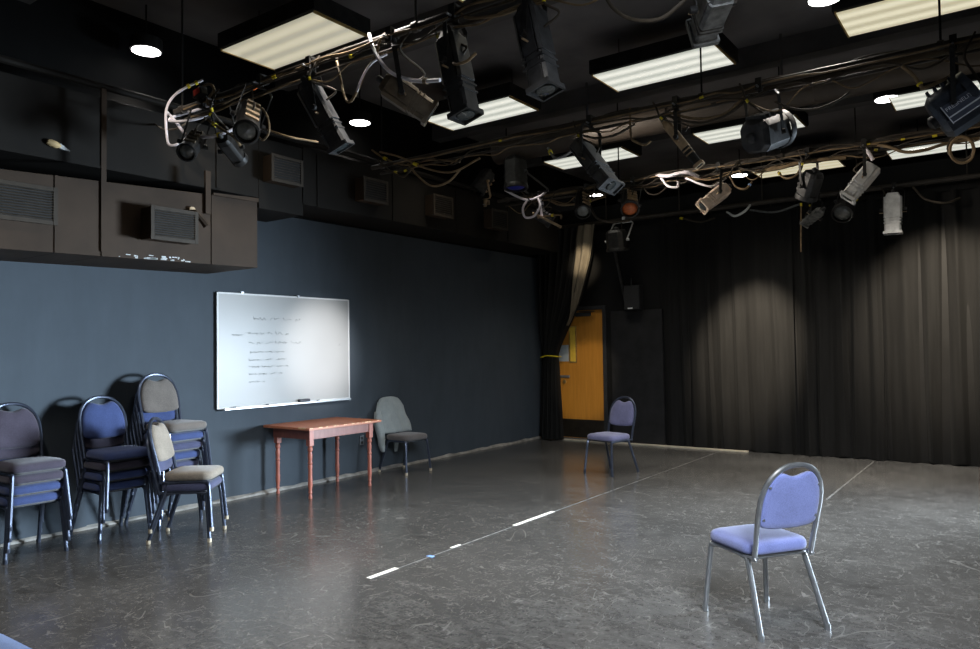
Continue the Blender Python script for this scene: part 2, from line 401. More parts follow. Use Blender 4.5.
taper(3.86, 4.335, -5.8, -5.78, up=.015, lo=-.615).build('top_flange', 'duct', t)
MB().bb(-5.8, -5.775, 3.78, 3.83, 2.72, 3.1).build('hanger_strap', 'duct', t)
mb = MB()
for k in range(34):
    y = 3.02+.60*R.random()**1.2; z = 2.252+.017*(y-2.18)+.004+.03*R.random()**3; w = .008+.045*R.random()**2
    mb.bb(-5.801, -5.7985, y, y+w, z, z+.004+.012*R.random())
mb.build('chipped_paint', 'white_mark', t)
tp = MB().lathe([(.05, 0), (.055, .02), (.02, .05)], (-5.78, 3.68, 2.72), (1, .2, .3), 10).bb(-5.785, -5.74, 3.66, 3.70, 2.55, 2.75)
tp = thing('duct_damper', 'small metal damper lever on the low duct right of its grille', 'damper', (-5.78, 3.68, 2.6))
MB().tube([(-5.79, 3.64, 2.72), (-5.74, 3.66, 2.71), (-5.72, 3.75, 2.60)], [.02, .022, .03]).build('lever', 'duct', tp, True)
MB().lathe([(.03, 0), (.03, .03)], (-5.80, 3.65, 2.73), (1, 0, 0), 10).build('pivot', 'tan_and_lit_metal', tp, True)
def vent(x0, x1, y0, y1, z0, z1, label, slats, group=None, slope=0.):
    t = thing('air_vent', label, 'air vent', (x0, (y0+y1)/2, z0), group)
    w = .022
    MB().bb(x0, x1-.012, y0, y1, z0, z1).build('vent_box', 'duct', t, bevel=.003)
    MB().bb(x1-.012, x1, y0-.01, y0+w, z0-.01, z1+.01).bb(x1-.012, x1, y1-w, y1+.01, z0-.01, z1+.01).bb(x1-.012, x1, y0+w, y1-w, z0-.01, z0+w).bb(x1-.012, x1, y0+w, y1-w, z1-w, z1+.01).build('vent_frame', 'louvre', t, bevel=.002)
    MB().bb(x1-.014, x1-.010, y0+w, y1-w, z0+w, z1-w).build('vent_core', 'vent_dark', t)
    for k in range(slats):
        z = z0+w+(z1-z0-2*w)*(k+.5)/slats
        MB().box((x1-.004, (y0+y1)/2, z), (.006, 0, -.004), (0, (y1-y0)/2-w, 0), (.0012, 0, .002)).build('slat', 'louvre', t)
vent(-5.80, -5.755, 1.95, 2.54, 2.465, 2.725, 'wide louvred air grille at the left end of the low duct', 11)
vent(-5.79, -5.62, 3.20, 3.60, 2.425, 2.68, 'louvred air grille box standing out from the low duct', 11)
for y, lab in ((4.55, 'square air vent box on the high duct just beyond the low duct'), (5.78, 'square air vent box on the high duct, second past the low duct'), (6.97, 'square air vent box on the high duct, third past the low duct'), (8.20, 'square air vent box on the high duct, farthest from the camera')):
    vent(-6.0, -5.85, y, y+.37, 3.165, 3.415, lab, 8)
t = thing('rag', 'small tan and white rag stuck on the high duct at left', 'rag', (-5.98, 2.6, 3.22))
c0 = atx(54, 144, -5.985)
MB().lathe([(.002, -.055), (.02, -.05), (.028, -.02), (.026, .02), (.012, .05)], c0, (0, 1, -.2), 10).build('cloth', 'rag', t, True)
c1 = atx(64, 147, -5.985)
MB().loft([[c1+V((.01, -.03, -.02)), c1+V((.01, -.03, .02)), c1+V((-.01, -.03, .02)), c1+V((-.01, -.03, -.02))], [c1+V((.01, .04, -.03)), c1+V((.01, .04, -.022)), c1+V((-.01, .04, -.022)), c1+V((-.01, .04, -.03))]]).build('white_tail', 'white_mark', t)

# ------------------------------------------------------------------ round ventilation pipe across the ceiling
t = thing('round_duct', 'dark brown round ventilation pipe crossing under the ceiling between the lighting pipes', 'duct', (-2, 7.7, 4.0))
MB().lathe([(.15, -5.4), (.15, 3.1)], (0, 7.7, 4.0), (1, 0, 0), 24).build('pipe_shell', 'round_duct', t, True)
for x in (-4.6, -3.1, -1.6, -.1, 1.4): MB().lathe([(.158, -.02), (.158, .02)], (x, 7.7, 4.0), (1, 0, 0), 24).build('joint_ring', 'round_duct', t, True)
for x in (-4.1, -1.9, .6): MB().bb(x-.012, x+.012, 7.695, 7.705, 4.14, ZC).build('hanger_strap', 'beam', t)

# ------------------------------------------------------------------ fluorescent fixtures and downlights
def troffer(x, y, label, mat):
    t = thing('ceiling_light', label, 'ceiling light', (x+.6, y+.28, 4.2))
    MB().bb(x-.03, x+1.25, y-.03, y+.60, 4.212, 4.35).build('housing', 'troffer_body', t, bevel=.004)
    MB().bb(x, x+1.22, y, y+.565, 4.196, 4.204).build('diffuser', mat, t)
    for q in (x-.012, x+1.22): MB().bb(q, q+.012, y-.01, y+.575, 4.19, 4.212).build('end_trim', 'gold_edge', t)
    ld = bpy.data.lights.new('tube_lamp', 'AREA'); ld.shape = 'RECTANGLE'; ld.size = 1.2; ld.size_y = .55; ld.energy = 19 if x > -5 else 8; ld.color = (1, .94, .82); ld.spread = math.radians(84)
    lo = bpy.data.objects.new('tube_lamp', ld); C.objects.link(lo); lo.location = (x+.61, y+.28, 4.185)
    for xx in (x+.15, x+1.07): MB().tube([(xx, y+.28, 4.35), (xx, y+.28, ZC)], .006, 6).build('hanger_rod', 'pipe', t)
for x, y, mat, lab in (
    (-5.73, 3.92, 'lit_dim', 'yellowish dim fluorescent ceiling light at upper left near the whiteboard side'),
    (-3.45, 3.92, 'lit_warm', 'fluorescent ceiling light cut by the top edge of the picture, above two black spotlights'),
    (-5.63, 6.53, 'lit', 'fluorescent ceiling light seen behind the hanging black box spotlights'),
    (-3.40, 6.53, 'lit', 'bright white fluorescent ceiling light in the top middle of the picture'),
    (-1.17, 6.53, 'lit_warm', 'cream fluorescent ceiling light at the top right corner'),
    (-5.58, 9.15, 'lit', 'small far fluorescent light behind a slanted grey spotlight'),
    (-3.35, 9.15, 'lit', 'far fluorescent light behind the round black lantern'),
    (-1.13, 9.15, 'lit', 'far fluorescent light beside a round downlight at right'),
    (-3.37, 11.72, 'lit_warm', 'farthest fluorescent light half hidden behind pipe and cables'),
    (-1.50, 11.72, 'lit', 'thin farthest fluorescent light at right above the silver lantern')):
    troffer(x, y, lab, mat)
DL = [(-6.28, 3.52, 'round white downlight at the upper left corner'), (-6.32, 6.18, 'round downlight below the yellowish ceiling light'), (-6.10, 11.73, 'far small round downlight above the tied curtain'),
      (-3.61, 11.87, 'far round downlight in the middle, above the white lit lantern'), (-1.16, 9.2, 'bright round downlight at right touching a far ceiling light'), (-1.13, 11.86, 'far round downlight at right under a thin ceiling light'), (-1.19, 6.20, 'round downlight at the top edge left of the cream ceiling light')]
for x, y, lab in DL:
    t = thing('downlight', lab, 'downlight', (x, y, 4.2))
    MB().lathe([(.135, .0), (.135, .10), (.05, .12)], (x, y, 4.205), (0, 0, 1), 28).build('can', 'troffer_body', t, True)
    MB().lathe([(.12, 0), (.12, .006)], (x, y, 4.196), (0, 0, 1), 28).build('lens', 'disc', t)
    MB().tube([(x, y, 4.3), (x, y, ZC)], .008, 6).build('stem', 'troffer_body', t)
    ld = bpy.data.lights.new('overhead_lamp', 'AREA'); ld.shape = 'DISK'; ld.size = .22; ld.energy = (9 if abs(y-6.2) < .1 else 40) if x > -5 else 10; ld.color = (1, .93, .84); ld.spread = math.radians(84)
    lo = bpy.data.objects.new('overhead_lamp', ld); C.objects.link(lo); lo.location = (x, y, 4.18)

for x, y in ((-3.6, 3.5), (-4.6, 1.2), (-1.4, 2.2)):      # lamps without fixtures, added out of view to brighten the front floor
    ld = bpy.data.lights.new('overhead_lamp', 'AREA'); ld.shape = 'DISK'; ld.size = .22; ld.energy = 26; ld.color = (1, .94, .86); ld.spread = math.radians(100)
    lo = bpy.data.objects.new('overhead_lamp', ld); C.objects.link(lo); lo.location = (x, y, 4.18)
# ------------------------------------------------------------------ lighting pipes
ZP = 3.5
PY = {1: 3.42, 2: 5.80, 3: 8.20, 4: 10.62}
def pipe(k, x0, x1, label, rods, r=.024):
    y = PY[k]; t = thing('lighting_pipe', label, 'lighting pipe', (x0, y, ZP))
    MB().tube([(x0, y, ZP), (x1, y, ZP)], r, 12).build('bar', 'pipe', t, True)
    MB().tube([(x0+.1, y+.03, ZP-.075), (x1, y+.03, ZP-.075)], .014, 8).build('lower_conduit', 'pipe', t, True)
    for x in rods:
        MB().tube([(x, y, ZP), (x, y, ZC)], .008, 6).build('hanger_rod', 'troffer_body', t)
        MB().lathe([(.034, -.02), (.034, .02)], (x, y, ZP), (1, 0, 0), 12).build('collar', 'pipe', t, True)
pipe(1, -5.65, 2.2, 'nearest black lighting pipe, running from the upper left cable bundle', (-5.55, -3.0, .4, 1.8))
pipe(2, -5.75, 2.4, 'second lighting pipe from the camera, holding the round black lantern', (-5.6, -2.05, -.40, 1.5))
pipe(3, -5.75, 2.6, 'third lighting pipe, crowded with tan cables', (-5.6, -3.95, -2.05, .6, 2.3))
PY[4] = 10.52
t = thing('curtain_rail', 'farthest dark pipe carrying the black curtains', 'curtain rail', (-5.6, 10.52, 3.47))
MB().tube([(-6.5, 10.52, 3.47), (2.9, 10.52, 3.47)], .032, 12).build('bar', 'pipe', t, True)
for x in (-5.3, -4.1, -2.9, -1.7, -.5, .7): MB().tube([(x, 10.52, 3.47), (x, 10.52, ZC)], .009, 6).build('hanger_rod', 'pipe', t)

# ------------------------------------------------------------------ lanterns
def axes(a, u):
    a = V(a).normalized(); s = a.cross(V(u))
    s = s.normalized() if s.length > 1e-4 else a.orthogonal().normalized()
    return a, s, s.cross(a).normalized()
def hang(t, c, s, w, k, mat='black_metal', cable=True, straight=True):
    """yoke from both sides of the body at c up to the clamp on pipe k"""
    pip = V((c.x, PY[k], ZP if k < 4 else 3.47))
    u = (pip-c).normalized(); d = max((pip-c).length-.06, .05)
    s = (s - u*s.dot(u)).normalized()
    h = w/2+.018; rd = min(.12, d*.6)
    pts = [c+s*h*.98-u*.02, c+s*h+u*(d-rd)*.5, c+s*h+u*(d-.03), c+s*(h-.03)+u*d, c-s*(h-.03)+u*d, c-s*h+u*(d-.03), c-s*h+u*(d-rd)*.5, c-s*h*.98-u*.02]
    side = u.cross(s)
    MB().strap(pts, .03, .006, side).build('yoke', mat, t)
    mb = MB()
    mb.lathe([(.02, 0), (.02, .05)], c+u*(d-.005), u, 8)
    mb.box(pip+V((0, -.034, -.01)), (.022, 0, 0), (0, .008, 0), (0, 0, .045))
    mb.box(pip+V((0, 0, .034)), (.022, 0, 0), (0, .04, 0), (0, 0, .008))
    mb.box(pip+V((0, .034, .012)), (.022, 0, 0), (0, .008, 0), (0, 0, .03))
    cl = mb.build('hook_clamp', mat, t)
    MB().tube([pip+V((0, -.04, -.03)), pip+V((0, -.085, -.03))], .007, 6).build('clamp_bolt', 'silver', cl)
    for q in (1, -1):
        MB().lathe([(.022, 0), (.018, .03)], c+s*(h*q), s*q, 10).build('locking_knob', mat, t, True)
    if cable:
        p0 = c - u*.0 + s*.02; x = V((R.uniform(-.12, .12), R.uniform(-.03, .03), 0))
        pts = spline([c+u*.05+side*.06, c+u*.10+side*.12+x*.5, pip+x+V((0, -.05, -.14)), pip+x*1.6+V((0, -.035, -.03)), pip+x*2+V((0, 0, .03))], 5)
        cb = MB().tube(pts, .008, 6).build('power_lead', 'dark_cable', t, True)
        j = len(pts)//2
        if R.random() < .45: MB().tube(pts[j:j+2], .011, 8).build('tape_band', 'yellow', cb)
def profile(bp, fp, k, dy, w, label, mat='black_metal', front='lens', h=None, cable=True, cap=True, yoke='black_metal', off=0., tube_mat=None):
    b = aty(*bp, PY[k]+off); f = aty(*fp, PY[k]+off+dy); L = (f-b).length
    c = b.lerp(f, .38); pip = V((c.x, PY[k], ZP))
    a, s, u = axes(f-b, pip-c if (pip-c).length > .05 else (0, 0, 1)); h = h or w
    t = thing('stage_spotlight', label, 'stage spotlight', pip)
    g = w*.06
    W, H = w/2, h/2
    oct_ = [(-W, -H*.72), (-W+g, -H*.72), (-W+g, -H*.60), (-W, -H*.60), (-W, H*.6), (-W+g, H*.6), (-W+g, H*.72), (-W, H*.72), (-W*.8, H), (W*.8, H), (W, H*.72), (W-g, H*.72), (W-g, H*.6), (W, H*.6), (W, -H*.6), (W-g, -H*.6), (W-g, -H*.72), (W, -H*.72), (W*.8, -H), (-W*.8, -H)]
    MB().prism(oct_, b, s, u, a, L*.08, L*.60).build('housing', mat, t, bevel=.002)
    tb = [(x*.9, y*.9) for x, y in oct_]
    tube = MB().prism(tb, b, s, u, a, L*.58, L*.97).build('lens_tube', tube_mat or mat, t, bevel=.002)
    mb = MB()
    for q in (.64, .72): mb.prism([(x*.955, y*.955) for x, y in ((-W, -H), (W, -H), (W, H), (-W, H))], b, s, u, a, L*q, L*q+.012)
    mb.build('cooling_rib', mat, t)
    if cap:
        rc = MB().prism([(x*.86, y*.86) for x, y in oct_], b, s, u, a, L*.085, -L*.02, .72).build('rear_cap', mat, t)
        MB().lathe([(.022, 0), (.022, .04), (.012, .05)], b-a*L*.02, -a, 10).build('cable_gland', 'rubber', rc, True)
    mb = MB(); z0, z1 = L*.95, L*.985; o = b+a*0
    for sx in (-1, 1):
        mb.box(b+a*L*.97+s*sx*(W*.98), s*.006, u*H, a*.014); mb.box(b+a*L*.97+u*sx*(H*.98), s*W, u*.006, a*.014)
    mb.build('gel_frame', mat, t)
    MB().lathe([(min(W, H)*.78, 0), (min(W, H)*.7, .012), (.0, .02)], b+a*L*.965, a, 20).build('lens', front, t, True)
    for q in (-1, 1):
        MB().tube([b+a*L*.46+s*q*W, b+a*L*.46+s*q*(W+.05)], .006, 6).build('shutter_handle', 'tan_and_lit_metal', t)
    hang(t, c, s, w, k, yoke, cable)
    return t, b, f, (a, s, u)
def fresnel(bp, fp, k, dy, dia, label, mat='black_metal', front='grey_lens', ribs='brown_metal', cable=True, off=0., barn=False, yoke='black_metal'):
    b = aty(*bp, PY[k]+off); f = aty(*fp, PY[k]+off+dy); L = (f-b).length
    c = b.lerp(f, .5); pip = V((c.x, PY[k], ZP if k < 4 else 3.47))
    a, s, u = axes(f-b, pip-c if (pip-c).length > .05 else (0, 0, 1))
    t = thing('fresnel_lantern', label, 'stage lantern', pip)
    r = dia/2
    sq = [(r*.95*math.cos(x)*min(1.15, 1/max(abs(math.cos(x)), abs(math.sin(x)))), r*.95*math.sin(x)*min(1.15, 1/max(abs(math.cos(x)), abs(math.sin(x))))) for x in [i*math.pi/12 for i in range(24)]]
    MB().prism([(x*.8, y*.8) for x, y in sq], b, s, u, a, 0, L*.12, 1.22).prism(sq, b, s, u, a, L*.12, L*.86).build('housing', mat, t, True, bevel=.003)
    for q in range(4):
        z = L*(.2+.18*q)
        MB().box(b+a*z+u*r*.98, s*r*.62, u*r*.17, a*L*.035).build('vent_rib', ribs, t, bevel=.002)  # tan ribs carry warm lamplight in their colour
    MB().lathe([(r*1.12, 0), (r*1.16, .015), (r*1.16, .05), (r*.98, .055), (r*.95, .02)], b+a*L*.84, a, 28, False).build('front_ring', mat, t, True)
    MB().lathe([(r*.95, 0), (r*.8, .018), (r*.4, .03), (0.0, .034)], b+a*(L*.84+.015), a, 28).build('lens', front, t, True)
    MB().lathe([(r*.3, 0), (r*.3, .03), (r*.1, .05)], b, -a, 14).build('rear_knob', 'rubber', t, True)
    if barn:
        for sx, q in ((s, u), (-s, u), (u, s), (-u, s)):
            MB().loft([[b+a*L*.93+sx*r*1.1+q*r*.9, b+a*L*.93+sx*r*1.1-q*r*.9, b+a*L*.93+sx*(r*1.1+.004)-q*r*.9, b+a*L*.93+sx*(r*1.1+.004)+q*r*.9], [b+a*(L*.93+r*1.1)+sx*r*1.7+q*r*1.0, b+a*(L*.93+r*1.1)+sx*r*1.7-q*r*1.0, b+a*(L*.93+r*1.1)+sx*(r*1.7+.004)-q*r*1.0, b+a*(L*.93+r*1.1)+sx*(r*1.7+.004)+q*r*1.0]]).build('barn_door', mat, t)
    hang(t, c, s, dia, k, yoke, cable)
    return t, b, f, (a, s, u)

# first pipe, left to right
fresnel((199, 136), (186, 153), 1, -.22, .13, 'round stage lantern at far left under the white cable tangle', ribs='brown_metal')
fresnel((250, 108), (246, 134), 1, -.26, .16, 'ribbed stage lantern with glass lens facing down, right of the white cable tangle', ribs='tan_and_lit_metal')
fresnel((222, 138), (240, 160), 1, .25, .12, 'small black lantern turned away, between the two left lenses', ribs='black_metal')
profile((306, 84), (342, 149), 1, .18, .155, 'long black box spotlight slanting down, beside the yellowish ceiling light', 'worn_black', h=.15)
profile((384, 82), (431, 114), 1, .22, .17, 'brown box spotlight with white cable looped over it', 'brown_metal', h=.16)
profile((449, 34), (466, 117), 1, -.02, .15, 'tall black box spotlight hanging steeply, left of the pair at top middle', 'black_metal', h=.15)
profile((528, 8), (546, 92), 1, -.03, .148, 'tall black ridged box spotlight hanging steeply, right of the pair at top middle', 'worn_black', h=.15)
profile((720, -12), (702, 33), 1, .28, .13, 'grey box spotlight cut by the top edge above the white ceiling light', 'grey_metal', h=.15)
# second pipe
profile((578, 143), (612, 187), 2, -.05, .27, 'wide dark grey box spotlight slanting over a far ceiling light', 'worn_black', h=.13, cap=False)
profile((665, 122), (700, 166), 2, .05, .075, 'slim tan tube spotlight with black lens end', 'tan_and_lit_metal', h=.075, tube_mat='black_metal')
fresnel((752, 138), (780, 128), 2, .30, .27, 'big round black lantern in front of a far ceiling light', 'worn_black', 'lens', ribs='worn_black', barn=False)
tt, bb_, ff_, (aa, ss, uu) = fresnel((936, 121), (976, 94), 2, .0, .31, 'blue-black lantern with lettered side plate at the right edge', 'blue_black', 'grey_lens', ribs='blue_black')
# lettered plate on the camera side of it
nrm = ss if ss.dot(V((0, 0, CAMZ))-bb_) > 0 else -ss
xdir = aa if RT.dot(aa) > 0 else -aa
ydir = nrm.cross(xdir).normalized()
ctr = bb_.lerp(ff_, .60)+nrm*.162-ydir*.055
MB().box(ctr, xdir*.108, ydir*.066, nrm*.006).build('name_plate', 'label_plate', tt)
tc_ = bpy.data.curves.new('lettering', 'FONT'); tc_.body = 'FRESNELITE'; tc_.size = .0365; tc_.extrude = .0008; tc_.align_x = 'CENTER'; tc_.align_y = 'CENTER'
to = bpy.data.objects.new('tmp_text', tc_); C.objects.link(to)
bpy.context.view_layer.update()
tm = bpy.data.meshes.new_from_object(to.evaluated_get(bpy.context.evaluated_depsgraph_get())); C.objects.unlink(to); bpy.data.objects.remove(to)
tm.transform(Matrix(((xdir.x, ydir.x, nrm.x, 0), (xdir.y, ydir.y, nrm.y, 0), (xdir.z, ydir.z, nrm.z, 0), (0, 0, 0, 1))))
tm.transform(Matrix.Translation(ctr+nrm*.0075+ydir*.030-V(tt.location))); tm.materials.clear(); tm.materials.append(M['label_text'])
tl = bpy.data.objects.new('lettering', tm); C.objects.link(tl); tl.parent = tt
MB().box(ctr+nrm*.0068-ydir*.022, xdir*.104, ydir*.005, nrm*.0008).box(ctr+nrm*.0068-ydir*.063, xdir*.104, ydir*.003, nrm*.0008).box(ctr+nrm*.0068-xdir*.104, xdir*.003, ydir*.07, nrm*.0008).build('plate_border', 'label_text', tt)
# third pipe
fresnel((489, 172), (476, 192), 3, -.18, .20, 'dark lantern with tan yoke pointing down, left end of the third pipe', 'worn_black', 'lens', ribs='tan_and_lit_metal', yoke='tan_and_lit_metal')
fresnel((515, 158), (516, 190), 3, -.03, .26, 'black barrel lantern hanging straight down, in front of the round pipe', 'black_metal', 'blue_gel', ribs='worn_black', off=-.6)
fresnel((535, 212), (551, 222), 3, .1, .15, 'small lantern under the bright white cable loop', 'worn_black', 'grey_lens', ribs='white_cable', yoke='white_cable')
fresnel((582, 196), (583, 213), 3, -.24, .17, 'ribbed dark lantern facing the camera, just above the tied curtain', 'black_metal', 'grey_lens', ribs='tan_and_lit_metal')
fresnel((629, 196), (630, 210), 3, -.26, .19, 'ribbed lantern with orange colour filter', 'black_metal', 'orange_gel', ribs='tan_and_lit_metal')
fresnel((616, 230), (618, 251), 4, .05, .30, 'dark lantern with white strap hanging below the orange one', 'black_metal', 'lens', ribs='black_metal', yoke='white', off=-.3)
profile((727, 188), (702, 207), 3, -.20, .17, 'cream-lit box spotlight pointing left, in front of the dark curtain', 'cream_lit_metal', h=.15)
profile((876, 164), (847, 199), 3, -.06, .20, 'silver box spotlight slanting down left, the brightest at right', 'lit_silver_paint', h=.15, cap=False)
fresnel((814, 172), (806, 198), 3, .12, .20, 'dark lantern in the shade left of the silver spotlight', 'worn_black', 'lens', ribs='worn_black')
profile((822, 210), (804, 224), 4, .15, .12, 'small dim grey spotlight hung low before the dark curtain', 'grey_metal', h=.08, off=-.3)
# on the curtain rail
def rail_profile(bp, fp, dy, w, label, mat):
    return profile(bp, fp, 4, dy, w, label, mat, h=w*.9, off=-.18)
rail_profile((893, 194), (893, 234), .0, .20, 'silver grooved box lantern hanging straight down before the right curtain', 'lit_silver_paint')
fresnel((846, 203), (842, 214), 4, -.2, .22, 'dim round lantern in shadow left of the straight hanging silver one', 'black_metal', 'grey_lens', ribs='black_metal', off=-.25)

# ------------------------------------------------------------------ cables
def cable(pts, r, mat, label, group=None, bands=(), n=7, name='power_cord'):
    pp = spline(pts, n)
    if bands:
        t = thing(name, label, 'cable', tuple(pp[0]), group)
        MB().tube(pp, r, 6).build('cord', mat, t, True)
        for q, m in bands:
            i = int(q*(len(pp)-3)); MB().tube([pp[i], pp[i+1]], r*1.6, 8).build('tape_band', m, t)
        return t
    o = MB().tube(pp, r, 6).build(name, mat, None, True); origin_to(o, pp[0])
    return tag(o, label, 'cable', group)
def along(k, x0, x1, seed, dz, amp, droops=0., yo=0., step=.22):
    rr = random.Random(seed); pts = []; x = x0; i = 0
    while x <= x1:
        pts.append((x, PY[k]+yo+rr.uniform(-.02, .02), ZP+dz+rr.uniform(-amp, amp)-(droops if i % 3 == 1 else 0)*rr.random())); x += step*rr.uniform(.7, 1.3); i += 1
    return pts
names = {1: 'nearest', 2: 'second', 3: 'third'}
for k in (1, 2, 3):
    for j in range(5 if k == 3 else 4):
        x0 = -5.6+R.random()*.5; x1 = (2.0 if k == 1 else 1.2) - R.random()*.3
        m = 'lit_tan_cable' if j % 3 == 0 else 'dark_cable'
        cable(along(k, x0, x1, 10*k+j, (-.02, .03, -.05, -.09, .01)[j], .012, (.0, .05, .10, .14, .2)[j], (-.035, .02, -.03, .0, -.04)[j]), (.007, .006, .008, .006, .007)[j],
              m, '%s cable lying along the %s lighting pipe' % ('tan' if m == 'lit_tan_cable' else 'dark brown', names[k]), '%s cables along the %s pipe' % ('tan' if m == 'lit_tan_cable' else 'dark', names[k]),
              bands=[(R.random(), 'yellow') for _ in range(2)] if j in (0, 2) else [(R.random(), 'dark_cable')])
def px_cable(pxs, k, r, mat, label, dy=None, bands=(), group=None):
    pts = []
    for i, p in enumerate(pxs):
        off = p[2] if len(p) > 2 else 0.
        pts.append(aty(p[0], p[1], PY[k]+off))
    return cable(pts, r, mat, label, group, bands)
# white cable tangle at the far left
px_cable([(222, 106, .1), (203, 117), (184, 121, -.1), (170, 121, -.08), (173, 117, 0), (190, 112, .08), (214, 104, .12)], 1, .011, 'white_cable', 'white cable crossing flat in the left tangle')
px_cable([(167, 112), (176, 122, -.05), (187, 135, -.08), (205, 137, -.05), (222, 134), (236, 128, .1)], 1, .012, 'white_cable', 'white cable slanting down right through the left tangle', bands=[(.8, 'yellow')])
px_cable([(203, 80, .1), (185, 88), (172, 98, -.05), (166, 112, -.08), (167, 137, -.06), (170, 145, -.05), (180, 143, 0), (190, 134, .1)], 1, .011, 'white_cable', 'thick white cable making the outer left loop of the tangle', bands=[(.06, 'yellow'), (.12, 'yellow')])
px_cable([(150, 120, .05), (163, 129), (178, 128, -.05), (196, 116, .05)], 1, .008, 'dark_cable', 'thin grey cable sticking out left of the tangle')
px_cable([(196, 92, 0), (208, 84, -.03), (214, 90, -.05), (207, 101, -.04), (215, 106, .02), (240, 95, .03), (262, 83, .02), (279, 74, .02)], 1, .011, 'lit_tan_cable', 'tan cable looping beside the red tag', bands=[(.85, 'orange')])
px_cable([(205, 118, 0), (220, 128, -.05), (235, 138, -.04), (240, 145, .05)], 1, .011, 'lit_tan_cable', 'short tan cable slanting between the two left lenses', bands=[(.25, 'yellow')])
px_cable([(262, 108, .02), (268, 118, -.06), (269, 132, -.08), (263, 140, -.04), (258, 136, 0)], 1, .008, 'lit_tan_cable', 'tan lead curling right of the second left lens')
px_cable([(268, 130, 0), (290, 137, .05), (318, 142, .3)], 1, .008, 'lit_tan_cable', 'tan cable running right from the left tangle')
t = thing('tag_box', 'red label box on the pipe above the white tangle', 'connector box', aty(198, 93, 3.42))
c = aty(200, 93, 3.36); MB().box(c, V((.055, 0, .012)), (0, .03, 0), V((-.006, 0, .03))).build('case', 'black_metal', t, bevel=.004)
MB().box(c+V((0, -.031, .004)), V((.038, 0, .008)), (0, .002, 0), V((-.005, 0, .022))).build('label_plate', 'red', t)
# middle loops
px_cable([(369, 34), (373, 47, -.04), (379, 59, -.06), (388, 70, -.05), (400, 77), (418, 81, .02), (440, 80, .02)], 1, .013, 'white_cable', 'white cable crossing and ending in a pale plug over the brown spotlight', bands=[(.93, 'lit_tan_cable')])
px_cable([(388, 31, .03), (380, 40, -.03), (376, 56, -.05), (366, 70, -.06), (359, 87, -.06), (351, 101, -.05), (345, 98, -.04), (340, 76, 0), (336, 58, .05)], 1, .009, 'lit_tan_cable', 'long tan lead hanging in a deep loop left of the brown spotlight')
px_cable([(387, 54), (372, 63, -.06), (362, 78, -.07), (357, 92, -.07)], 1, .008, 'white_cable', 'short white strand beside the deep loop')
px_cable([(480, 0, 0), (462, 12, 0), (470, 18, -.03), (500, 15, -.03), (520, 8, 0), (545, 2, 0)], 1, .009, 'lit_tan_cable', 'tan cable swagging between the two tall black spotlights')
px_cable([(604, -6, 0), (613, 8, -.02), (628, 18, -.04), (645, 21, -.05), (662, 18, -.04), (678, 6, -.02), (688, -4, 0)], 1, .010, 'dark_cable', 'dark cable hanging in a wide swag at the top middle')
px_cable([(452, 58, 0), (455, 64, -.1), (467, 61, -.1), (476, 53, -.08)], 1, .009, 'lit_tan_cable', 'short tan cord wrapped on the left tall spotlight')
# second pipe swags
px_cable([(670, 113, 0), (690, 118, -.03), (711, 118, -.04), (728, 112, -.04), (745, 96, 0)], 2, .011, 'lit_tan_cable', 'upper tan swag between the slim tan spotlight and round lantern')
px_cable([(668, 116, 0), (690, 122, -.03), (708, 122, -.04), (730, 113, -.04), (752, 95, 0)], 2, .011, 'dark_cable', 'lower brown swag between the slim tan spotlight and round lantern')
px_cable([(775, 102, 0), (795, 109, -.03), (815, 109, -.04), (835, 102, -.03), (850, 92, 0)], 2, .010, 'dark_cable', 'brown swag right of the round black lantern')
px_cable([(630, 108, 0), (631, 136, -.02), (636, 142, -.04), (645, 145, -.05), (651, 141, -.04)], 2, .010, 'lit_tan_cable', 'tan lead hanging in a hook above the orange lantern')
px_cable([(575, 133, 0), (595, 138, -.04), (615, 135, -.05), (635, 124, 0)], 2, .010, 'dark_cable', 'brown swag left of the hanging hook lead')
px_cable([(548, 148, .1), (555, 158, 0), (566, 155, -.05), (577, 146, -.05), (582, 140, 0)], 2, .013, 'silver', 'grey cable curling behind the wide grey spotlight', bands=[(.1, 'yellow')])
px_cable([(902, 66, -.3), (913, 75, -.3), (921, 86, -.3), (924, 88, -.3), (945, 79, -.1), (952, 74, 0)], 2, .012, 'lit_tan_cable', 'tan lead with yellow tape left of the lettered lantern', bands=[(.38, 'yellow')])
px_cable([(372, 150, 0), (384, 158, 0), (405, 165, 0), (430, 160, 0), (460, 162, 0)], 2, .011, 'lit_tan_cable', 'upper tan cable of the left bundle on the second pipe', bands=[(.3, 'yellow')])
px_cable([(380, 152, 0), (400, 157, -.05), (425, 168, -.05), (452, 172, -.05), (480, 158, 0)], 2, .011, 'lit_tan_cable', 'middle tan cable of the left bundle on the second pipe', bands=[(.45, 'yellow')])
px_cable([(408, 164, 0), (418, 176, -.05), (432, 186, -.05), (448, 182, -.05), (460, 170, 0)], 2, .011, 'lit_tan_cable', 'lowest tan loop of the left bundle on the second pipe')
px_cable([(378, 160, 0), (392, 172, -.05), (405, 176, -.05), (412, 166, 0)], 2, .009, 'dark_cable', 'dark cable dipping at the left end of the second pipe')
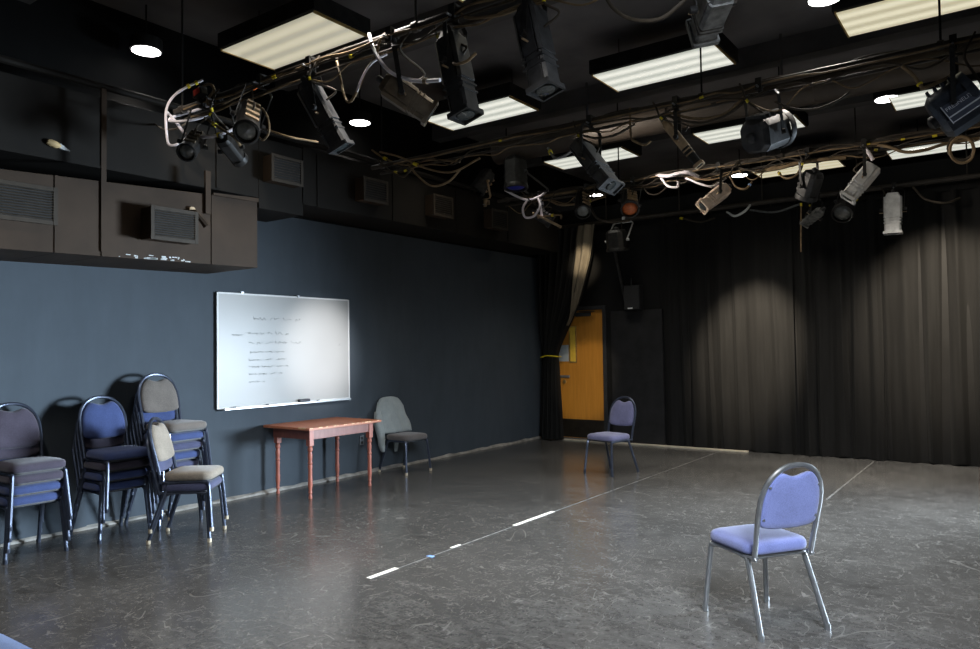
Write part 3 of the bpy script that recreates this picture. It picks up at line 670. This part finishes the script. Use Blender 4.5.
# third pipe white loops
px_cable([(505, 190, -.3), (516, 196, -.25), (528, 200, -.2), (540, 196, -.1), (548, 190, 0)], 3, .016, 'white_cable', 'bright white cable running into the loop near the tied curtain')
px_cable([(528, 199, -.2), (523, 208, -.25), (525, 217, -.25), (534, 216, -.25), (540, 206, -.2), (538, 198, -.15)], 3, .015, 'white_cable', 'bright white cable loop hanging near the tied curtain')
px_cable([(533, 213, -.2), (545, 219, -.2), (561, 227, -.2)], 3, .018, 'tan_and_lit_metal', 'short tan rod under the white loop')
px_cable([(538, 218, -.1), (548, 216, -.15), (560, 215, -.15), (561, 219, -.12)], 3, .012, 'lit_tan_cable', 'tan lead right of the white loop', bands=[(.5, 'yellow')])
px_cable([(545, 196, 0), (570, 192, -.03), (600, 186, -.03), (640, 180, 0)], 3, .014, 'lit_tan_cable', 'thick tan cable along the pipe above the tied curtain')
px_cable([(548, 200, 0), (562, 205, -.05), (585, 202, -.05), (606, 196, 0)], 3, .014, 'lit_tan_cable', 'tan swag just above the ribbed dark lantern', bands=[(.8, 'yellow')])
px_cable([(590, 206, 0), (597, 218, -.05), (612, 222, -.05), (630, 220, 0)], 3, .016, 'dark_cable', 'dark thick cable dipping left of the orange lantern')
px_cable([(641, 183, 0), (648, 193, -.05), (658, 194, -.05), (668, 186, 0)], 3, .010, 'dark_cable', 'dark loop right of the orange lantern')
px_cable([(656, 175, 0), (668, 176, -.1), (680, 173, -.12), (690, 173, -.1), (700, 178, 0)], 3, .022, 'white_cable', 'thick bright white bundle on the third pipe at middle')
px_cable([(661, 178, -.1), (668, 186, -.15), (677, 187, -.15), (678, 182, -.12)], 3, .014, 'white_cable', 'small bright white hook under the white bundle')
px_cable([(686, 178, -.1), (700, 184, -.15), (713, 186, -.12), (726, 178, 0)], 3, .013, 'white_cable', 'white swag right of the white bundle')
px_cable([(684, 176, -.05), (710, 180, -.05), (735, 172, 0), (745, 170, 0)], 3, .010, 'lit_tan_cable', 'tan swag above the cream-lit spotlight')
px_cable([(729, 174, 0), (735, 186, -.05), (745, 189, -.05), (752, 182, 0)], 3, .011, 'lit_tan_cable', 'tan loop right of the cream-lit spotlight', bands=[(.95, 'tape_blue')])
px_cable([(755, 172, 0), (780, 168, -.03), (800, 163, -.03), (830, 159, -.02), (846, 158, 0)], 3, .020, 'lit_tan_cable', 'thick pale tan cable along the third pipe left of the silver spotlight')
px_cable([(778, 172, 0), (785, 178, -.05), (795, 176, -.05), (802, 166, 0)], 3, .011, 'lit_tan_cable', 'small tan loop left of the silver spotlight', bands=[(.1, 'yellow')])
px_cable([(861, 145, 0), (885, 146, -.05), (905, 152, -.06), (925, 150, -.05), (945, 144, -.03), (980, 138, 0)], 3, .016, 'lit_tan_cable', 'pale cable dipping right of the silver spotlight')
px_cable([(862, 146, 0), (868, 152, -.08), (873, 160, -.08)], 3, .018, 'white_cable', 'white strap at the top of the silver spotlight')
ring = [(962+12*math.cos(a), 150+13*math.sin(a), -.1) for a in [i*math.pi/5 for i in range(11)]]
px_cable(ring, 3, .014, 'lit_tan_cable', 'coil of tan cable hanging at the right edge, front turn')
px_cable([(961+13*math.cos(a), 148+12*math.sin(a), -.03) for a in [i*math.pi/5 for i in range(11)]], 3, .013, 'dark_cable', 'coil of dark cable hanging at the right edge, rear turn')
px_cable([(727, 212, 0), (735, 216, -.1), (745, 211, -.1), (751, 204, 0)], 4, .016, 'white', 'pale cable curve below the cream-lit spotlight')
px_cable([(680, 218, 0), (700, 222, -.05), (715, 218, -.05)], 4, .012, 'dark_cable', 'dark swag on the curtain rail left', bands=[(.0, 'yellow')])
px_cable([(750, 210, 0), (775, 212, -.05), (800, 204, 0)], 4, .014, 'grey_metal', 'grey swag on the curtain rail at middle')
px_cable([(913, 187, 0), (925, 199, -.08), (945, 203, -.1), (960, 198, 0)], 4, .014, 'dark_cable', 'dark swag on the curtain rail at right')
px_cable([(801, 203, -.2), (801, 225, -.2), (801, 252, -.2)], 4, .009, 'lit_tan_cable', 'thin brown lead hanging straight down before the curtain', bands=[(.05, 'yellow')])

# ------------------------------------------------------------------ curtains
def curtain(x0, x1, y, z0, z1, seed, label, amp=.055, per=.24, flare=.0):
    rr = random.Random(seed); n = int((x1-x0)/.012); nz = 26
    ph = 0; phs = []; am = []
    freq = [rr.uniform(.7, 1.5) for _ in range(60)]
    for i in range(n+1):
        phs.append(ph); ph += .012/per*2*math.pi*freq[min(59, int(ph/(2*math.pi)))]
    amps = [rr.uniform(.45, 1.25) for _ in range(80)]
    vs, fs = [], []
    for j in range(nz+1):
        v = j/nz; z = z0+(z1-z0)*v
        sway = .02*math.sin(3*v+seed)
        for i in range(n+1):
            u = i/n; p = phs[i]; q = p/(2*math.pi); k = int(q); w = q-k
            a = amps[min(79, k)]*(1-w)+amps[min(79, k+1)]*w
            base = amp*a*(.62+.38*math.cos(v*2.2))
            dy = base*math.sin(p+.35*math.sin(2.6*v+k*.9)) + .25*base*math.sin(2.3*p+1.7*v)
            dx = .03*math.sin(p*.5+1.5*v+seed)*(1-v)
            xx = x0+(x1-x0)*u+dx+sway*.5
            zz = z - (.012*math.sin(p*.7+seed) if j == 0 else 0)
            vs.append(V((xx, y+dy, zz)))
    w = n+1
    for j in range(nz):
        for i in range(n): fs.append((j*w+i, j*w+i+1, (j+1)*w+i+1, (j+1)*w+i))
    t = thing('stage_curtain', label, 'curtain', ((x0+x1)/2, y, z0))
    MB().add(vs, fs).build('drape', 'curtain', t, True, angle=180)
    MB().bb(x0, x1, y-.012, y+.012, z1-.02, z1+.05).build('heading_band', 'curtain', t)
    k = x0+.08
    while k < x1:
        MB().tube([(k, y, z1+.04), (k, 10.52, 3.47)], .004, 5).build('tie_cord', 'dark_cable', t); k += .42
    return t
ZT = 3.36
curtain(-4.45, -3.66, 10.57, .015, ZT, 3, 'narrow black stage curtain right of the black panel', .036, .20)
curtain(-3.72, -2.52, 10.57, .015, ZT, 8, 'black stage curtain lit by a warm pool, left of the dark one', .042, .25)
curtain(-2.56, -1.40, 10.58, .015, ZT, 5, 'unlit black stage curtain between the two lit ones', .05, .27)
curtain(-1.44, 2.6, 10.59, .015, ZT, 11, 'wide black stage curtain at the right edge, lit at the top', .055, .33)
# curtain gathered back beside the door
t = thing('tied_curtain', 'black curtain gathered aside and tied with yellow cord left of the orange door', 'curtain', (-6.3, 10.4, 0))
prof = [(3.42, -6.50, -5.42, .07), (3.2, -6.50, -5.46, .07), (2.95, -6.50, -5.50, .075), (2.6, -6.49, -5.60, .08), (2.3, -6.48, -5.70, .085), (2.0, -6.47, -5.84, .09), (1.75, -6.45, -5.98, .095), (1.55, -6.43, -6.08, .10), (1.40, -6.41, -6.135, .10), (1.34, -6.41, -6.14, .095), (1.2, -6.43, -6.13, .10), (.9, -6.45, -6.12, .10), (.5, -6.47, -6.10, .10), (.2, -6.49, -6.09, .10), (.02, -6.49, -6.085, .10)]
sp = spline([(z, a, b) for z, a, b, _ in prof], 4); nn = 150; vs, fs = [], []
for j, q in enumerate(sp):
    z, a, b = q; wdt = b-a
    for i in range(nn+1):
        u = i/nn; ph = u*2*math.pi*9+.8*math.sin(u*9)+.3*math.sin(z*1.3)
        A = min(.075, wdt*.16)
        z_s = z - (.10*(1-u) if 1.42 < z < 2.6 else 0)*0
        vs.append(V((a+wdt*u+.012*math.sin(ph*.5+z), 10.40+A*math.sin(ph)-.05*math.sin(math.pi*u), max(.006, z))))
w = nn+1
for j in range(len(sp)-1):
    for i in range(nn): fs.append((j*w+i, j*w+i+1, (j+1)*w+i+1, (j+1)*w+i))
MB().add(vs, fs).build('drape', 'curtain_tied', t, True, angle=180)
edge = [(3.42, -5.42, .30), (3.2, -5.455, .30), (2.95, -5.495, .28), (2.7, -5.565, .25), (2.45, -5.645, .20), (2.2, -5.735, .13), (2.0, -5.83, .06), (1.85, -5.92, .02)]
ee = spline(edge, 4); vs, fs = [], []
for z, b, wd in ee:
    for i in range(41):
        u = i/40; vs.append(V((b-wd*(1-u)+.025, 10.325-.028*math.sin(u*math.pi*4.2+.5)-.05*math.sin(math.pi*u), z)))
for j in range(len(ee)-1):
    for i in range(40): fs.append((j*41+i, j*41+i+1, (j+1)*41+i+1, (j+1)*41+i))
MB().add(vs, fs).build('lit_edge_fold', 'curtain_lit_edge', t, True, angle=180)  # strip of paler velour painting the lit fold of the curtain
tb = spline([(-6.43, 10.50, 1.36), (-6.41, 10.28, 1.345), (-6.28, 10.24, 1.37), (-6.14, 10.27, 1.36), (-6.11, 10.42, 1.35)], 5)
MB().tube(tb, .010, 8).build('tie_back', 'yellow', t, True)['label'] = 'yellow cord tie'

# ------------------------------------------------------------------ chairs
def make_chair():
    t = thing('banquet_chair', '', 'chair')
    ty = .182
    # seat cushion with rounded corners
    def rr(hx, hy, rad, cx, n=6):
        out = []
        for sx, sy, a0 in ((1, 1, 0), (-1, 1, 90), (-1, -1, 180), (1, -1, 270)):
            for k in range(n+1):
                a = math.radians(a0+90*k/n); out.append((cx+sx*(hx-rad)+rad*math.cos(a), sy*(hy-rad)+rad*math.sin(a)))
        return out
    rings = []
    for z, ins in ((.400, .014), (.406, .003), (.420, 0), (.442, .001), (.455, .008), (.464, .026), (.469, .06)):
        rings.append([V((x, y, z)) for x, y in rr(.195-ins, .203-ins, max(.02, .075-ins*.4), -.002)])
    MB().loft(rings).build('seat', M['purple'], t, True, angle=60)
    MB().loft([[V((x, y, z)) for x, y in rr(.18, .187, .06, -.002)] for z in (.390, .400)]).build('seat_pan', 'rubber', t)
    mb = MB()
    for s in (-1, 1):
        mb.tube(spline([(-.205, s*ty, .386), (-.19, s*ty, .388), (.13, s*ty, .388), (.15, s*ty, .386)], 4), .0115, 8)
    mb.tube([(-.17, -ty, .385), (-.17, ty, .385)], .010, 8); mb.tube([(.12, -ty, .385), (.12, ty, .385)], .010, 8)
    mb.build('seat_frame', 'steel', t, True)
    for s in (-1, 1):
        for pts in ([(.12, s*ty, .388), (.15, s*ty, .380), (.166, s*(ty+.003), .352), (.195, s*(ty+.028), .02)], [(-.10, s*ty, .388), (-.135, s*ty, .380), (-.158, s*(ty+.002), .352), (-.275, s*(ty+.030), .02)]):
            lg = MB().tube(spline(pts, 4), .0145, 8).build('leg', 'steel', t, True)
            e = V(pts[-1]); MB().lathe([(.0160, 0), (.0170, .02), (.0160, .03)], (e.x, e.y, .0), (0, 0, 1), 10).build('foot_cap', 'foot_cap', lg, True)
    # back: tube arch leaning backward
    def lean(y, z, off=0.):
        # off is forward of the tube plane
        x = -.205-.21*(z-.40)-.10*max(0, z-.45)**2
        return V((x+off, y, z))
    arch = [(-ty, .378), (-ty-.003, .48), (-ty-.008, .58), (-ty-.010, .67), (-.186, .730), (-.163, .793), (-.118, .845), (-.063, .873), (0, .881), (.063, .873), (.118, .845), (.163, .793), (.186, .730), (ty+.010, .67), (ty+.008, .58), (ty+.003, .48), (ty, .378)]
    MB().tube(spline([lean(y, z) for y, z in arch], 4), .0140, 8).build('back_frame', 'steel', t, True)
    # pad: follows the arch, dips at the top centre
    ol = [(-0.1760, 0.5690), (-0.1404, 0.5500), (-0.0749, 0.5420), (0.0000, 0.5400), (0.0749, 0.5420), (0.1404, 0.5500), (0.1760, 0.5690), (0.1811, 0.6140), (0.1806, 0.6740), (0.1723, 0.7320), (0.1498, 0.7880), (0.1198, 0.8240), (0.0936, 0.8390), (0.0674, 0.8370), (0.0337, 0.8250), (0.0000, 0.8200), (-0.0337, 0.8250), (-0.0674, 0.8370), (-0.0936, 0.8390), (-0.1198, 0.8240), (-0.1498, 0.7880), (-0.1723, 0.7320), (-0.1806, 0.6740), (-0.1811, 0.6140)]
    P = spline([(y, z, 0) for y, z in ol+[ol[0]]], 3)[:-1]
    cz = .70
    def ringp(k, off): return [lean(p.x*k, cz+(p.y-cz)*k, off) for p in P]
    MB().loft([ringp(.80, -.016), ringp(.955, -.0135), ringp(.995, -.008), ringp(1., .0), ringp(.995, .012), ringp(.96, .022), ringp(.86, .030), ringp(.6, .034)]).build('backrest', M['purple'], t, True, angle=60)
    mb = MB()
    for s in (-1, 1):
        for z in (.60, .77): mb.lathe([(.008, 0), (.006, .004)], lean(s*.165*(1 if z < .7 else .93), z, -.0135), (-1, 0, 0), 8)
    for q in (-1, 1):
        pass
    mb.build('screw', 'steel', t)
    return t
def recolor(r, fab, back, frame, cap=None):
    for ch in r.children:
        base = ch.name.split('.')[0]
        m = {'seat': fab, 'backrest': back}.get(base) or (frame if base in ('leg', 'seat_frame', 'back_frame') else None)
        if m:
            ch.material_slots[0].link = 'OBJECT'; ch.material_slots[0].material = M[m]
        for g in ch.children:
            if cap: g.material_slots[0].link = 'OBJECT'; g.material_slots[0].material = M[cap]
def dup(root):
    r = root.copy(); C.objects.link(r)
    for ch in list(root.children):
        c = ch.copy(); C.objects.link(c); c.parent = r
        for g in list(ch.children):
            d_ = g.copy(); C.objects.link(d_); d_.parent = c
    return r
chair0 = make_chair(); first = [True]
def chair(x, y, deg, label, fab='purple', back=None, frame='steel', z=0., group=None, cap=None):
    if first[0]: r = chair0; first[0] = False
    else: r = dup(chair0)
    r.location = (x, y, z); r.rotation_euler = (0, 0, math.radians(deg)); r['label'] = label
    if group: r['group'] = group
    recolor(r, fab, back or fab, frame, cap or frame)
    return r
chair(-1.235, 4.20, 145, 'violet padded chair with steel legs alone in the right foreground, seen from behind', 'purple')
chair(-4.07, 8.02, -103.5, 'grey-violet padded chair alone in mid floor in front of the orange door', 'grey_violet', frame='dark_steel')
chair(-3.03, 1.02, 90, 'blue chair seat corner showing at the bottom left corner of the picture', 'bright_blue')
DR = chair(-6.235, 6.85, -3, 'brown-grey chair by the wall under a draped grey jacket, right of the red table', 'brown_grey', frame='dark_steel', cap='foot_cap')
order = ['topmost', 'second from top', 'third from top', 'fourth from top', 'fifth from top', 'bottom']
def stack(x, y, deg, fabs, where, dz=.086, dx=.028):
    n = len(fabs); a = math.radians(deg)
    for i, f in enumerate(fabs):      # bottom to top
        rank = 'bottom' if i == 0 else order[n-1-i]
        f, bk = f if isinstance(f, tuple) else (f, f)
        nm = {'plum': 'plum-grey', 'blue': 'blue', 'slate': 'slate blue', 'taupe': 'grey-brown', 'tan': 'tan-grey'}[f]
        s = R.uniform(-.006, .006)
        chair(x+dx*i*math.cos(a)+s, y+dx*i*math.sin(a)+s, deg+R.uniform(-1, 1), '%s padded chair, %s of %s' % (nm, rank, where), f, bk, 'dark_steel', z=dz*i, group='stacked chairs, %s' % where, cap='foot_cap' if 'nested chairs in' in where else None)
stack(-6.20, 2.525, 0, ['blue', 'blue', 'plum', 'plum'], 'the leftmost stack along the wall', dz=.081, dx=.016)
stack(-6.20, 3.185, 0, ['blue', 'blue', 'plum', 'blue'], 'the second stack from the left', dx=.042)
stack(-6.26, 3.70, 4, ['blue', 'slate', 'blue', 'slate', 'blue', 'taupe'], 'the tall stack behind the two nested chairs')
stack(-5.585, 3.525, 40.5, ['slate', 'tan'], 'the two nested chairs in front of the tall stack')

# jacket over the back of the chair by the wall: lofted shell in the chair's frame
t = thing('jacket', 'grey knit jacket draped over the chair right of the red table', 'jacket', (-6.6, 6.75, .4))
ja = math.radians(-3); JX, JY = -6.235, 6.85
def jw(x, y, z): return V((JX+x*math.cos(ja)-y*math.sin(ja), JY+x*math.sin(ja)+y*math.cos(ja), z))
def jloft(rows, nu=56, seed=0, top=True):
    rings = []
    for k, (z, yl, yr, xf, xb) in enumerate(rows):
        cyy, hw = (yl+yr)/2, (yr-yl)/2; cx, hd = (xf+xb)/2, (xf-xb)/2; ring = []
        fold = min(1., k/6)*.75
        for j in range(nu):
            a = 2*math.pi*j/nu; ca, sa = math.cos(a), math.sin(a)
            y = cyy+hw*math.copysign(abs(ca)**.8, ca); x = cx+hd*math.copysign(abs(sa)**.8, sa)
            x += fold*.016*(math.sin(y*38+seed+z*9)+.5*math.sin(y*67-z*17+seed)); y += fold*.010*math.sin(z*23+seed)
            ring.append(jw(x, y, z))
        rings.append(ring)
    return MB().loft(rings)
def bx_(z): return -.205-.21*(z-.40)-.10*max(0, z-.45)**2
rows = [(z, yl, yr, bx_(z)+f, bx_(z)-b) for z, yl, yr, f, b in ((.912, -.05, .05, .016, .016), (.906, -.10, .10, .025, .022), (.89, -.15, .15, .033, .028), (.85, -.20, .19, .042, .034), (.79, -.228, .222, .050, .040), (.72, -.245, .24, .055, .042), (.66, -.26, .25, .058, .044), (.60, -.27, .265, .062, .044), (.55, -.275, .28, .066, .044), (.50, -.27, .29, .070, .044), (.475, -.265, .295, .072, .044))]
jloft(rows, 72, 1.).build('jacket_body', 'jacket', t, True, angle=180)
srow = [(.74, -.27, -.20, bx_(.74)+.05, bx_(.74)-.03), (.62, -.315, -.20, bx_(.62)+.06, bx_(.62)-.03), (.52, -.31, -.205, bx_(.52)+.065, bx_(.52)-.03), (.42, -.295, -.20, bx_(.42)+.06, bx_(.45)-.03), (.33, -.275, -.20, bx_(.4)+.05, bx_(.42)-.03), (.27, -.26, -.205, bx_(.4)+.04, bx_(.42)-.02), (.25, -.25, -.215, bx_(.4)+.03, bx_(.42)-.01)]
jloft(srow, 28, 3.).build('sleeve', 'jacket', t, True, angle=180)
s2 = [(.40, .02, .10, -.235, -.27), (.34, .025, .105, -.24, -.28), (.27, .03, .10, -.245, -.28), (.22, .04, .085, -.25, -.275)]
jloft(s2, 20, 5.).build('sleeve', 'jacket', t, True, angle=180)

# ------------------------------------------------------------------ red table
t = thing('side_table', 'red-orange wooden table with turned legs under the whiteboard', 'table', (-6.2, 5.5, 0))
TX0, TX1, TY0, TY1 = -6.57, -5.84, 4.97, 6.0
MB().bb(TX0, TX1, TY0, TY1, .702, .728).build('table_top', 'table_top', t, bevel=.004)
mb = MB(); y = TY0+.01
while y < TY1-.05:
    w = R.uniform(.008, .05); mb.bb(TX1-.004, TX1+.0015, y, y+w, .722-R.random()*.004, .7292); y += w+R.uniform(.01, .10)
for _ in range(3):
    x = TX1-.05-R.random()*.1; mb.bb(x-.02, x+.015, TY0-.0015, TY0+.003, .716, .7295)
mb.build('worn_edge', 'table_worn', t)
ax0, ax1, ay0, ay1 = -6.50, -5.925, 5.045, 5.955
MB().bb(ax1-.02, ax1, ay0, ay1, .60, .702).bb(ax0, ax0+.02, ay0, ay1, .60, .702).bb(ax0+.02, ax1-.02, ay0, ay0+.02, .60, .702).bb(ax0+.02, ax1-.02, ay1-.02, ay1, .60, .702).build('apron', 'table_red', t, bevel=.002)
prof = [(.017, 0), (.020, .012), (.016, .03), (.013, .045), (.021, .062), (.016, .078), (.018, .10), (.0235, .14), (.0215, .17), (.024, .19), (.0205, .21), (.0205, .30), (.0235, .33), (.018, .345), (.0255, .36), (.019, .38), (.022, .40), (.0245, .44), (.019, .475), (.027, .49), (.027, .505), (.021, .52), (.027, .54)]
for x, y in ((-5.952, 5.075), (-5.945, 5.912), (-6.465, 5.075), (-6.465, 5.912)):
    lg = MB().lathe(prof, (x, y, 0), (0, 0, 1), 16).build('leg', 'table_leg', t, True)
    MB().bb(x-.028, x+.028, y-.028, y+.028, .535, .701).build('leg_block', 'table_leg', lg, bevel=.003)

# ------------------------------------------------------------------ whiteboard
t = thing('whiteboard', 'large whiteboard with faint writing on the dark wall above the red table', 'whiteboard', (-6.57, 5.3, .92))
BX = -6.575; by0, by1, bz0, bz1 = 4.425, 6.213, .932, 2.110
MB().bb(XL, BX-.004, by0, by1, bz0, bz1).build('backing', 'board_black', t)
MB().bb(BX-.004, BX, by0+.012, by1-.012, bz0+.012, bz1-.012).build('writing_surface', 'board', t)
MB().bb(BX-.012, BX+.006, by0-.005, by0+.014, bz0, bz1).bb(BX-.012, BX+.006, by1-.014, by1+.005, bz0, bz1).bb(BX-.012, BX+.006, by0+.014, by1-.014, bz1-.014, bz1+.004).bb(BX-.012, BX+.006, by0+.014, by1-.014, bz0-.004, bz0+.014).build('frame', 'white', t, bevel=.002)
MB().bb(BX, BX+.06, by0+.05, by1-.03, bz0-.012, bz0-.002).bb(BX+.052, BX+.06, by0+.05, by1-.03, bz0-.002, bz0+.008).build('pen_tray', 'tray_metal', t, bevel=.002)
for y in (4.72, 5.45): MB().bb(BX-.01, BX+.012, y-.015, y+.015, bz1-.006, bz1+.018).build('clip', 'silver', t)
def scribble(mb, y0, z, length, hgt, seed):
    rr = random.Random(seed); y = y0
    while y < y0+length:
        wl = min(rr.uniform(.05, .17), y0+length-y+.02); pts = []; q = 0
        while q < wl:
            pts.append((BX+.0012, y+q, z+hgt*rr.uniform(-.5, .5)*(1.6 if q == 0 else 1))); q += hgt*rr.uniform(.22, .5)
        if len(pts) > 2: mb.tube(spline(pts, 3), .0022, 4)
        y += wl+rr.uniform(.025, .05)
dk = MB(); scribble(dk, 4.86, 1.855, .60, .03, 2); dk.build('handwriting', 'ink_dark', t)
for k, (y, z, l, h) in enumerate(((4.76, 1.70, .55, .030), (4.80, 1.60, .70, .030), (4.82, 1.50, .45, .02), (4.80, 1.42, .5, .02), (4.80, 1.345, .5, .02), (4.80, 1.27, .45, .02), (4.80, 1.19, .18, .02), (4.6, 1.68, .13, .02), (5.72, 1.48, .03, .08), (6.03, 1.57, .05, .03))):
    mb = MB(); scribble(mb, y, z, l, h, 20+k); mb.build('handwriting', 'ink', t)
e = thing('board_eraser', 'black eraser lying on the whiteboard tray', 'eraser', (BX+.03, 5.5, bz0-.002))
MB().bb(BX+.006, BX+.05, 5.43, 5.575, bz0+.008, bz0+.038).build('grip', 'board_black', e, bevel=.006)
MB().bb(BX+.008, BX+.048, 5.435, 5.57, bz0-.002, bz0+.008).build('felt_pad', 'rubber', e)
for y, ln, lab, m in ((4.62, .10, 'left marker lying on the whiteboard tray', 'board_black'), (5.02, .11, 'dark marker lying on the whiteboard tray left of the eraser', 'board_black'), (5.72, .06, 'short marker on the whiteboard tray right of the eraser', 'rubber')):
    e = thing('marker', lab, 'marker', (BX+.03, y, bz0))
    MB().tube([(BX+.03, y, bz0+.007), (BX+.03, y+ln, bz0+.007)], .008, 8).build('barrel', 'white', e, True)
    MB().tube([(BX+.03, y-.03, bz0+.007), (BX+.03, y, bz0+.007)], .009, 8).build('cap', m, e, True)
o = thing('wall_outlet', 'small grey socket plate low on the wall right of the red table', 'socket', (XL, 6.43, .37))
MB().bb(XL, XL+.008, 6.395, 6.465, .35, .465).build('plate', 'outlet', o, bevel=.002)
MB().bb(XL+.008, XL+.010, 6.415, 6.445, .365, .395).bb(XL+.008, XL+.010, 6.415, 6.445, .42, .45).build('socket_face', 'rubber', o)

# ------------------------------------------------------------------ light
def area(loc, target, size, sizey, power, col, spread=180):
    l = bpy.data.lights.new('area_lamp', 'AREA'); l.shape = 'RECTANGLE'; l.size = size; l.size_y = sizey; l.energy = power; l.color = col; l.spread = math.radians(spread)
    o = bpy.data.objects.new('area_lamp', l); C.objects.link(o); o.location = loc
    o.rotation_euler = (V(target)-V(loc)).to_track_quat('-Z', 'Y').to_euler(); return o
def spot(loc, target, power, col, ang, blend=.5, r=.06):
    l = bpy.data.lights.new('spot_lamp', 'SPOT'); l.energy = power; l.color = col; l.spot_size = math.radians(ang); l.spot_blend = blend; l.shadow_soft_size = r
    o = bpy.data.objects.new('spot_lamp', l); C.objects.link(o); o.location = loc
    o.rotation_euler = (V(target)-V(loc)).to_track_quat('-Z', 'Y').to_euler(); return o
# daylight from an opening at the right, far end: rakes onto the left wall
area((1.5, 9.9, 1.35), (-6.5, 1.0, .1), 1.8, 1.3, 228, (.70, .85, 1.0), 50)
# cool fill added high at right, standing in for daylight behind the camera
area((1.3, 1.1, 3.5), (-1.4, 4.3, .1), 1.8, 1.5, 105, (.80, .89, 1.0), 70)
# unseen spot added to brighten the right half of the whiteboard
spot((-2.6, 5.25, 3.05), (-6.55, 5.78, 1.5), 900, (.98, .98, 1.0), 19, 1.0)
# stage lamps onto the curtains
WARM = (1, .86, .67)
spot((-2.55, 8.75, 3.30), (-3.08, 10.5, 1.6), 1150, WARM, 37, .8)
spot((-.45, 8.55, 3.3), (-.75, 10.5, 1.95), 800, WARM, 50, .7)
spot((-4.9, 9.0, 3.3), (-5.62, 10.33, 2.85), 170, (1, .84, .62), 19, .9)
# unseen spot added to brighten the door
spot((-3.9, 6.6, 3.1), (-5.75, 10.6, 1.0), 220, (1, .88, .68), 15, .5)
# unseen lamps added at the right to skim the grid with warm light
spot((2.4, 2.4, 2.8), (-3.6, 3.42, 3.3), 40, (1, .82, .62), 34, .7)
spot((2.8, 7.5, 3.0), (-4.0, 8.3, 3.4), 60, (1, .82, .62), 40, .7)

spot((-4.85, 7.75, 4.45), (-5.05, 8.02, 3.2), 60, (1, .90, .84), 24, 1.0)  # unseen lamp added to whiten the hanging cable loop
# unseen lamps added to light the third pipe and the left cable tangle
spot((-4.9, 6.9, 3.95), (-2.3, 8.15, 3.35), 420, (1, .90, .78), 40, .8)
spot((-4.1, 1.7, 4.1), (-5.6, 3.40, 3.42), 260, (1, .92, .82), 13, .9)

w = bpy.data.worlds.new('world'); bpy.context.scene.world = w; w.use_nodes = True
bg = w.node_tree.nodes['Background']; bg.inputs['Color'].default_value = (.6, .7, .9, 1); bg.inputs['Strength'].default_value = .02
sc = bpy.context.scene
sc.view_settings.view_transform = 'Standard'; sc.view_settings.look = 'None'; sc.view_settings.exposure = 0
sc.cycles.use_denoising = True
sc.cycles.max_bounces = 6
